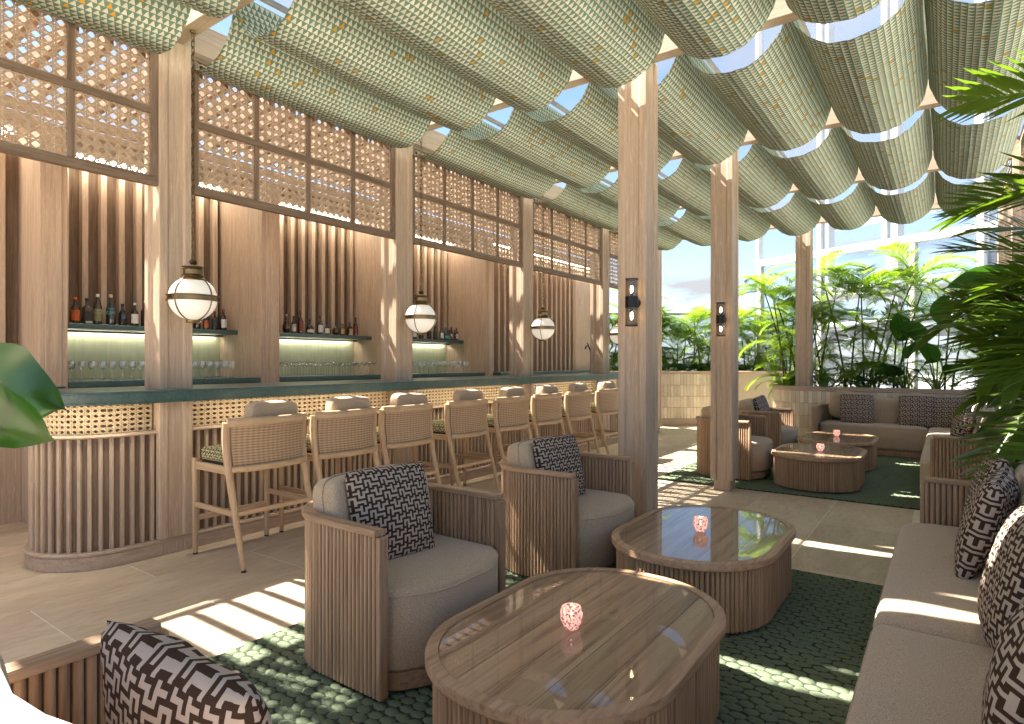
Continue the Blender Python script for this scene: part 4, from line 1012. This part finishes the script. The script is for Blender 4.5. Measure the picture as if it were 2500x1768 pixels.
B1 = [(2.184, .245, .036, 'round', 'amber', 'orange', 'orange', 'dark bottle with orange label and orange cap, first on the left shelf'), (2.280, .243, .038, 'square', 'smoke', 'blackl', 'blackl', 'square smoky grey bottle between the orange labelled and olive labelled bottles'),
      (2.372, .290, .036, 'round', 'smoke', 'olive', 'white', 'tall bottle with a large olive green label on the left shelf'), (2.480, .295, .039, 'tall', 'navy', None, 'cork', 'tall dark bottle with teal GIN lettering on the left shelf'),
      (2.588, .215, .034, 'round', 'black', 'blackl', 'blackl', 'short black bottle with a pale strip label, left shelf'), (2.684, .232, .033, 'round', 'green', 'white', 'white', 'green bottle with tall white label on the left shelf'),
      (2.788, .262, .036, 'square', 'smoke', None, 'cork', 'grey square bottle with cork cap beside the first bar column'), (2.90, .25, .034, 'round', 'black', 'cream', 'blackl', 'dark bottle with cream label hidden near the first bar column'),
      (3.16, .22, .034, 'round', 'purple', 'white', 'blackl', 'dark purple bottle behind the nearest globe lamp'), (3.30, .20, .034, 'round', 'black', None, 'blackl', 'short black bottle with white diamond print, right of the nearest globe lamp'),
      (3.405, .19, .030, 'tall', 'navy', 'orange', 'blue', 'bottle with orange and blue label right of the nearest globe lamp'), (3.490, .205, .033, 'round', 'black', 'blackl', 'redl', 'black bottle with red cap near the right end of the left shelf'),
      (3.590, .235, .034, 'round', 'red', 'white', 'redl', 'red bottle at the right end of the left shelf')]
B2 = [(4.21, .24, .033, 'round', 'black', 'cream', 'blackl', 'black bottle first on the middle shelf'), (4.385, .225, .036, 'flask', 'amber', None, 'gold', 'round bellied amber bottle with gold cap on the middle shelf'), (4.490, .215, .031, 'tall', 'black', 'cream', 'blackl', 'slim dark bottle with cream label on the middle shelf'),
      (4.587, .285, .033, 'tall', 'black', 'redl', 'redl', 'tall dark bottle with red label and red cap, middle shelf'), (4.719, .180, .037, 'flask', 'black', 'cream', 'blackl', 'squat black flask bottle on the middle shelf'), (4.871, .235, .035, 'round', 'smoke', 'white', 'blackl', 'grey bottle with black and white label, centre of the middle shelf'),
      (4.985, .165, .032, 'round', 'black', 'white', 'blackl', 'short black bottle with small white label, middle shelf'), (5.098, .170, .035, 'flask', 'amber', None, 'blackl', 'small amber flask bottle on the middle shelf'), (5.230, .175, .032, 'round', 'smoke', 'gold', 'cork', 'small bottle with gold figure label on the middle shelf'),
      (5.331, .180, .034, 'square', 'black', 'gold', 'blackl', 'square black bottle with a golden label on the middle shelf'), (5.436, .250, .030, 'tall', 'black', 'redl', 'blackl', 'slim tall dark bottle at the right end of the middle shelf')]
B3 = [(6.556, .21, .032, 'round', 'black', 'white', 'blackl', 'dark bottle with white label by the second bar column, right shelf'), (6.717, .20, .033, 'square', 'smoke', None, 'blackl', 'square grey bottle on the right shelf'), (6.865, .20, .033, 'round', 'purple', 'blackl', 'blackl', 'purple bottle on the right shelf'),
      (7.009, .205, .034, 'round', 'black', 'blackl', 'blackl', 'black bottle between the purple and green ones, right shelf'), (7.148, .215, .034, 'round', 'green', 'white', 'redl', 'dark green bottle with round white label and red cap'), (7.250, .215, .036, 'flask', 'green', 'teal', 'cork', 'green bottle with round teal label and cork top'),
      (7.335, .165, .033, 'round', 'black', None, 'blackl', 'short black bottle with white diamond print on the right shelf'), (7.405, .215, .034, 'tall', 'navy', 'orange', 'redl', 'navy bottle with orange and blue label on the right shelf'), (7.475, .170, .032, 'round', 'black', 'blackl', 'redl', 'short black bottle with red neck, right shelf'), (7.540, .21, .030, 'round', 'red', 'white', 'redl', 'red bottle at the right end of the right shelf')]
for lst, xo in ((B1, -6.50), (B2, -6.50), (B3, -6.50)):
    for b in lst:
        t = bottle(*b, x=xo + random.uniform(-.02, .02), lab=(.12, .30) if 'strip' in b[7] else (.12, .52))
        if 'GIN' in b[7]:
            t.rotation_euler = (0, 0, R(-20)); lettering(t, 'GIN', .042, M['l_teal'], (.0405, 0, .105)); lettering(t, 'HILLS', .022, M['l_teal'], (.0405, 0, .150))
        if 'olive' in b[7] and 'large' in b[7]: t.rotation_euler = (0, 0, R(-15)); lettering(t, 'FOUR PILLARS', .0105, M['l_cream'], (.0375, 0, .105)); lettering(t, '****', .016, M['l_cream'], (.0375, 0, .125))
        if 'diamond' in b[7]:
            m = MB(); m.box(.0345, .0355, -.001, .001, .09, .10); m.v = [(.0352 + (0.0005 if k > 3 else 0), yy, zz) for k, (yy, zz) in enumerate(((0, .055), (.024, .08), (0, .105), (-.024, .08)) * 2)]
            m.f = [(0, 1, 2, 3), (4, 5, 6, 7), (0, 1, 5, 4), (1, 2, 6, 5), (2, 3, 7, 6), (3, 0, 4, 7)]; m.build('paper_label', M['l_white'], t)
def glass_mesh(kind):
    if kind == 'wine': P = [(.030, .0), (.030, .0025), (.006, .006), (.0048, .012), (.0044, .085), (.007, .092), (.022, .105), (.030, .122), (.031, .138), (.026, .172), (.0248, .172), (.0296, .138), (.0286, .122), (.0208, .1065), (.001, .095)]
    else: P = [(.030, .0), (.030, .0025), (.006, .006), (.0048, .012), (.0044, .105), (.006, .110), (.050, .165), (.0488, .1655), (.005, .1125), (.001, .112)]
    m = MB(); m.lathe(P, 14, cap0=True); return m.mesh('wine_glass' if kind == 'wine' else 'cocktail_glass', M['stemware'], True, ang=60)
NTH = 'first second third fourth fifth sixth seventh eighth ninth tenth eleventh twelfth thirteenth fourteenth fifteenth sixteenth seventeenth eighteenth nineteenth'.split()
M['stemware'] = glassy('stemware_glass', (.965, .97, .955), 2.2, .03, .05)
wg, mg = glass_mesh('wine'), glass_mesh('martini')
for y0, y1, n, me, nm, pl_ in ((2.05, 3.60, 19, wg, 'wine_glass', 'left'), (3.98, 5.55, 19, mg, 'cocktail_glass', 'middle'), (6.25, 7.50, 14, wg, 'wine_glass', 'right')):
    for row, x in ((0, -6.18), (1, -6.30)):
        for i in range(n):
            o = link(nm, me, None, (x + random.uniform(-.006, .006), y0 + (y1-y0) * (i + .5*row) / n, 1.186), (0, 0, random.uniform(0, 6)))
            tag(o, f'{NTH[i]} {"wine" if me is wg else "cocktail"} glass from the left, {"front" if row == 0 else "back"} row of the {pl_} back bar bay', 'glass', f'{"wine" if me is wg else "cocktail"} glasses in the {"front" if row == 0 else "back"} row of the {pl_} bay')
# ------------------------------------------------------------------ tap on the counter
t = thing('bar_tap', 'black swan neck tap standing behind the fourth bar column', 'tap', (-4.80, 8.95, 1.163))
m = MB(); m.lathe([(.001, 0), (.03, 0), (.03, .012), (.014, .02), (.012, .30)], 16); m.build('tap_stem', M['black'], t, smooth=True, ang=40)
m = MB(); m.tube(bez([(0, 0, .30), (0, 0, .44), (0, -.10, .48), (0, -.17, .46), (0, -.19, .40)]), .012, 10); m.build('spout', M['black'], t, smooth=True)
m = MB(); m.tube([(0, 0, .36), (0, -.05, .42), (0, -.12, .50)], [.010, .012, .007], 8); m.build('lever', M['black'], t, smooth=True)
# ================================================================== PLANTS
def frond_mesh(name, seed, Ln, leaf, wid, n, droop, lift, mat, split=1., curl=.35):
    """feather leaf: arching midrib along +x, paired leaflets"""
    rnd = random.Random(seed); m = MB(); pts = []; p = Vector((0, 0, 0)); a = lift; st = Ln / 24
    side = rnd.uniform(-.12, .12); h = 0
    for i in range(25):
        pts.append(p.copy()); p = p + Vector((cos(a) * cos(h), cos(a) * sin(h), sin(a))) * st; a -= droop / 24 * (.5 + i / 20); h += side / 24
    rings = []
    m.tube(pts, [.0055 * (1 - .8 * i / 24) for i in range(25)], 4)
    for i in range(n):
        f = .14 + .86 * (i + rnd.uniform(-.2, .2)) / n; f = min(max(f, .1), 1); k = f * 24; j = min(int(k), 23); q = pts[j].lerp(pts[j+1], k - j); tg = (pts[j+1] - pts[j]).normalized()
        for sg in (-1, 1):
            up = Vector((0, 0, 1)); sd = tg.cross(up).normalized() * sg; nu = sd.cross(tg) * sg
            ang = R(rnd.uniform(50, 62)) * (1 - .45 * f); l = leaf * (sin(pi * (.18 + .74 * f)) ** .7) * rnd.uniform(.88, 1.1); w_ = wid * rnd.uniform(.85, 1.15)
            d0 = (tg * cos(ang) + sd * sin(ang) + Vector((0, 0, rnd.uniform(.05, .30)))).normalized()
            c0 = q; d = d0.copy(); P = [c0]
            for s_ in range(3): c0 = c0 + d * (l / 3); P.append(c0); d = (d + Vector((0, 0, -curl * rnd.uniform(.7, 1.3)))).normalized()
            wv = d0.cross(Vector((0, 0, 1))); wv = wv.normalized() if wv.length > .05 else tg
            ws = (.45, 1., .72, .04); b = len(m.v)
            for pt, ww in zip(P, ws): m.v += [tuple(pt - wv * w_ * ww * .5), tuple(pt + wv * w_ * ww * .5)]
            for s_ in range(3): m.f.append((b+2*s_, b+2*s_+1, b+2*s_+3, b+2*s_+2)); m.uv.append([(0, 0)]*4)
    return m.mesh(name, mat, True, ang=180)
palm_fr = [frond_mesh('frond', i, .86 + .07 * (i % 3), .33, .0125, 58, 1.15 + .2 * (i % 3), .75 - .15 * (i % 4), M['palm'], curl=.20) for i in range(6)]
def palm(x, y, z, stems, label, group, seed, more=3):
    """stems: (dx, dy, height, lean x, lean y, fronds)"""
    rnd = random.Random(seed); t = thing('bamboo_palm', label, 'palm', (x, y, z), 0, group)
    for dx, dy, h, lx, ly, nf in stems:
        P = [(dx + lx * (i/8) ** 1.4, dy + ly * (i/8) ** 1.4, h * i / 8) for i in range(9)]
        m = MB(); m.tube(P, [.017 - .007 * i / 8 for i in range(9)], 7)
        for i in range(1, 8): m.lathe([(.019 - .007*i/8, -.004), (.019 - .007*i/8, .004)], 7, P[i])
        m.build('trunk', M['stem'], t, smooth=True)
        nf += more
        for i in range(nf):
            lv = 1 if i < nf * .5 else rnd.uniform(.12, .85); k = int(lv * 8); q = P[k]
            o = link('frond', palm_fr[rnd.randrange(6)], t, q, (rnd.uniform(-.15, .15), rnd.uniform(-.45, .25) if lv == 1 else rnd.uniform(.1, .5), i * 2.4 + rnd.uniform(-.5, .5)))
            s_ = rnd.uniform(.85, 1.1) * (1 if lv == 1 else .85); o.scale = (s_,) * 3
    for i in range(9):
        o = link('frond', palm_fr[rnd.randrange(6)], t, (rnd.uniform(-.1, .1), rnd.uniform(-.1, .1), .03), (0, rnd.uniform(-.4, .2), i * .72 + rnd.uniform(-.4, .4))); o.scale = (rnd.uniform(.55, .8),) * 3
Z1 = .88
NP0 = [(-2.33, 11.35, [(-.02, 0, 1.62, -.20, .05, 10), (.05, .05, 1.25, .05, .1, 8), (-.02, .25, 1.78, -.42, .1, 8)], 'bamboo palm at the rounded planter end with two crossing dark stems'),
      (-2.12, 11.30, [(0, 0, 1.50, -.34, .0, 9), (.06, .15, 1.1, .22, .1, 8)], 'bamboo palm standing just left of the planter column'),
      (-1.80, 11.45, [(0, 0, 1.55, .22, .1, 9), (.03, .1, 1.05, -.16, .05, 8)], 'bamboo palm just right of the planter column'),
      (-1.38, 11.30, [(0, 0, 1.92, -.36, .0, 11), (.06, .12, 1.60, .12, .1, 9)], 'tallest bamboo palm, its crown before the white duct'),
      (-1.10, 11.20, [(0, 0, 1.52, -.04, 0, 10), (.08, .1, 1.15, .12, .05, 8)], 'bamboo palm with a dense dark crown, middle of the far planter'),
      (-.98, 11.50, [(0, 0, 1.60, .30, 0, 10), (.05, .1, 1.85, .50, .1, 10)], 'bamboo palm leaning right over the corner sofa'),
      (-.66, 11.55, [(0, 0, 1.60, .34, .0, 9), (-.05, .0, 1.0, .05, -.05, 8)], 'bamboo palm nearest the banana plants'),
      (-.02, 11.9, [(0, 0, 1.5, .1, .0, 9), (.1, .0, 1.2, .2, -.05, 9)], 'bamboo palm behind the banana plants, partly behind the broad palm')]
for i, (x, y, st, lb) in enumerate(NP0): palm(x, y + .30, Z1, st, lb, 'bamboo palms behind the corner sofa', 40 + i)
def far(wv, dv): return (-7.505 + .813 * wv - .582 * dv, 10.485 + .582 * wv + .813 * dv)
words = ['beside the last bar column', 'under the last globe lamp', 'left of the far end column', 'right behind the far end column', 'centred in the gap between the mid room columns', 'under the pale cloud, left of the sconce column', 'behind the sconce column', 'right of the sconce column', 'behind the rounded planter end', 'at the right end of the far planter']
for i in range(10):
    wv = 1.3 + .52 * i + .1 * (i % 2); x, y = far(wv, .85 + .45 * ((i * 7) % 3) / 2); rnd = random.Random(i)
    hs_ = [1.45, 1.0, 1.25, 1.50, 1.15, .85, 1.30, 1.05, 1.30, 1.2][i]
    palm(x, y, 1.02, [(0, 0, hs_, rnd.uniform(-.25, .25), 0, 10), (.12, .1, hs_ * .72, rnd.uniform(-.3, .3), .1, 9), (-.15, .05, hs_ * .85, rnd.uniform(-.4, .1), 0, 9)], 'light green bamboo palm ' + words[i], 'bamboo palms in the far planter', 80 + i)
# broad paddle leaves
def paddle_mesh(name, seed, l, wd, mat):
    rnd = random.Random(seed); m = MB(); nu, nv = 14, 8; g = []
    for i in range(nu + 1):
        u = i / nu; hw = wd * (sin(pi * min(1, u * .97 + .03)) ** .62) * (1 - .25 * u) ; r = []
        for j in range(nv + 1):
            v = -1 + 2 * j / nv
            r.append((l * u * (1 - .06 * abs(v)), hw * v, -.55 * l * u * u * .5 + .20 * abs(v) * hw - .08 * v * v * hw + .012 * sin(9 * u + seed) * v))
        g.append(r)
    m.loops(g, False); m.tube([(l * i / 10, 0, -.55 * l * (i/10)**2 * .5 - .004) for i in range(11)], [.008 * (1 - .8*i/10) for i in range(11)], 5)
    return m.mesh(name, mat, True, ang=180)
pads = [paddle_mesh('leaf', i, .48 + .05 * i, .135 + .012 * i, M['big']) for i in range(3)]
def paddle_plant(x, y, z, leaves, label, group=None, nm='banana_plant'):
    t = thing(nm, label, 'plant', (x, y, z), 0, group)
    for k, (az, el, ln, tilt, sc_) in enumerate(leaves):
        d = Vector((cos(R(az)) * cos(R(el)), sin(R(az)) * cos(R(el)), sin(R(el)))); P = [d * (ln * i / 6) + Vector((cos(R(az)), sin(R(az)), 0)) * (.10 * ln * (i/6)**2) for i in range(7)]
        m = MB(); m.tube(P, [.013 - .006 * i / 6 for i in range(7)], 6); m.build('stalk', M['rachis'], t, smooth=True)
        o = link('leaf', pads[k % 3], t, P[-1], (0, 0, 0)); o.rotation_euler = (Matrix.Rotation(R(az), 3, 'Z') @ Matrix.Rotation(R(-tilt), 3, 'Y') @ Matrix.Rotation(R(random.uniform(-30, 30)), 3, 'X')).to_euler(); o.scale = (sc_,) * 3
paddle_plant(-.52, 11.2, Z1, [(205, 60, .42, 25, 1.), (-75, 75, .55, 48, 1.), (-25, 62, .50, 22, .95), (-110, 60, .30, 40, .85), (235, 55, .3, 30, .9), (-95, 80, .80, 58, 1.05)], 'banana plant with long flat leaves left of the taller banana plant', 'banana plants behind the corner sofa')
paddle_plant(-.12, 11.15, Z1, [(-80, 82, 1.05, 60, 1.15), (-125, 76, .80, 45, 1.1), (-35, 76, .85, 40, 1.1), (215, 55, .4, 25, .95), (-60, 55, .35, 35, .9), (-100, 65, .5, 50, 1.), (-15, 58, .42, 20, .9)], 'taller banana plant with upright paddle leaves behind the corner sofa', 'banana plants behind the corner sofa')
paddle_plant(-1.6, 11.25, Z1, [(200, 50, .3, 5, .8), (-20, 50, .3, 5, .8), (-90, 50, .25, 0, .8)], 'small broad leaf plant low among the palms right of the planter column', 'banana plants behind the corner sofa')
x_, y_ = far(2.35, .9); paddle_plant(x_, y_, 1.02, [(-60, 45, .3, 0, 1.), (20, 60, .45, 10, 1.), (200, 50, .3, 0, 1.), (120, 70, .4, 10, 1.)], 'broad leaf plant low in the far planter by the end of the bar', 'broad leaf plants in the far planter')
x_, y_ = far(3.3, .8); paddle_plant(x_, y_, 1.02, [(-60, 40, .25, 0, 1.), (10, 50, .3, 10, .9), (190, 50, .3, 0, 1.)], 'broad leaf plant between the mid room columns, low in the far planter', 'broad leaf plants in the far planter')
x_, y_ = far(4.5, .8); paddle_plant(x_, y_, 1.02, [(-60, 40, .35, 0, 1.), (30, 60, .5, 10, 1.), (190, 60, .5, 0, 1.1), (240, 50, .3, 0, 1.)], 'broad leaf plant right of the sconce column in the far planter', 'broad leaf plants in the far planter')
# large broad leaf palm entering from the right
fan_fr = [frond_mesh('frond', 20 + i, .95 + .08 * (i % 3), .44, .034, 24, .35 + .25 * (i % 3), .15 - .1 * (i % 3), M['fan'], curl=.07) for i in range(5)]
t = thing('broad_leaf_palm', 'large dark palm with long broad leaflets reaching in from the right edge', 'palm', (1.02, 5.0, .86))
rnd = random.Random(5)
FR = []
for i in range(46):
    FR.append((rnd.uniform(-.10, .15), rnd.uniform(-.6, .6), rnd.uniform(.15, 1.15), 180 + rnd.uniform(-62, 62), rnd.uniform(-28, 30), rnd.uniform(.8, 1.08)))
for i in range(12): FR.append((rnd.uniform(-.1, .2), rnd.uniform(-.5, .5), rnd.uniform(.2, 1.0), rnd.uniform(-90, 90), rnd.uniform(-20, 35), 1.))
FR += [(.0, -.35, 1.98, 186, 2, 1.0), (-.0, -.45, 1.52, 184, 0, 1.0), (-.0, -.2, 1.40, 176, 6, 1.), (-.05, .1, 1.1, 176, -10, 1.15), (-.05, -.3, .55, 180, -24, 1.1)]
for i, (x, y, z, az, el, sc_) in enumerate(FR):
    o = link('frond', fan_fr[i % 5], t, (x, y, z)); o.rotation_euler = (Matrix.Rotation(R(az), 3, 'Z') @ Matrix.Rotation(R(-el), 3, 'Y') @ Matrix.Rotation(R(rnd.uniform(-40, 40)), 3, 'X')).to_euler(); o.scale = (sc_,) * 3
for dx, dy in ((0, 0), (.1, .35), (.05, -.35)):
    m = MB(); m.tube([(dx, dy, 0), (dx - .02, dy, .9), (dx, dy * 1.1, 1.9)], [.03, .025, .018], 8); m.build('trunk', M['stem'], t, smooth=True)
paddle_plant(1.12, 6.4, .86, [(195, 66, 1.15, 5, .95), (215, 60, .9, 15, 1.), (170, 55, .65, -5, 1.2), (190, 40, .55, -10, 1.2), (215, 50, .6, -15, 1.2), (150, 70, 1.3, 10, 1.2), (230, 66, 1.2, 0, 1.2), (185, 30, .45, -20, 1.2)], 'dark banana leaves mixed into the broad leaf palm at the right edge')
# large leaf close to the viewer on the left
t = thing('monstera_plant', 'large dark green leaves entering at the left edge before the bar', 'plant', (-2.85, .45, 0))
m = MB(); m.lathe([(.001, 0), (.15, 0), (.19, .36), (.17, .36), (.15, .30), (.001, .30)], 24); m.build('pot', M['plaster'], t, smooth=True, ang=40)
for q, rot, sc_ in (((.38, .10, 1.315), (R(64), R(5), R(-2)), .93), ((.70, .07, 1.30), (R(-52), R(2), R(0)), 1.12), ((-.1, .2, 1.3), (0, R(10), R(150)), 1.), ((-.05, -.25, 1.2), (0, R(10), R(-120)), 1.)):
    m = MB(); m.tube(bez([(0, 0, .30), (q[0]*.1, q[1]*.2, .8), (q[0]*.6, q[1]*.6, 1.15), q]), .008, 7); m.build('stalk', M['rachis'], t, smooth=True)
    o = link('leaf', pads[1], t, q, rot); o.scale = (.95 * sc_, 1.05 * sc_, sc_)
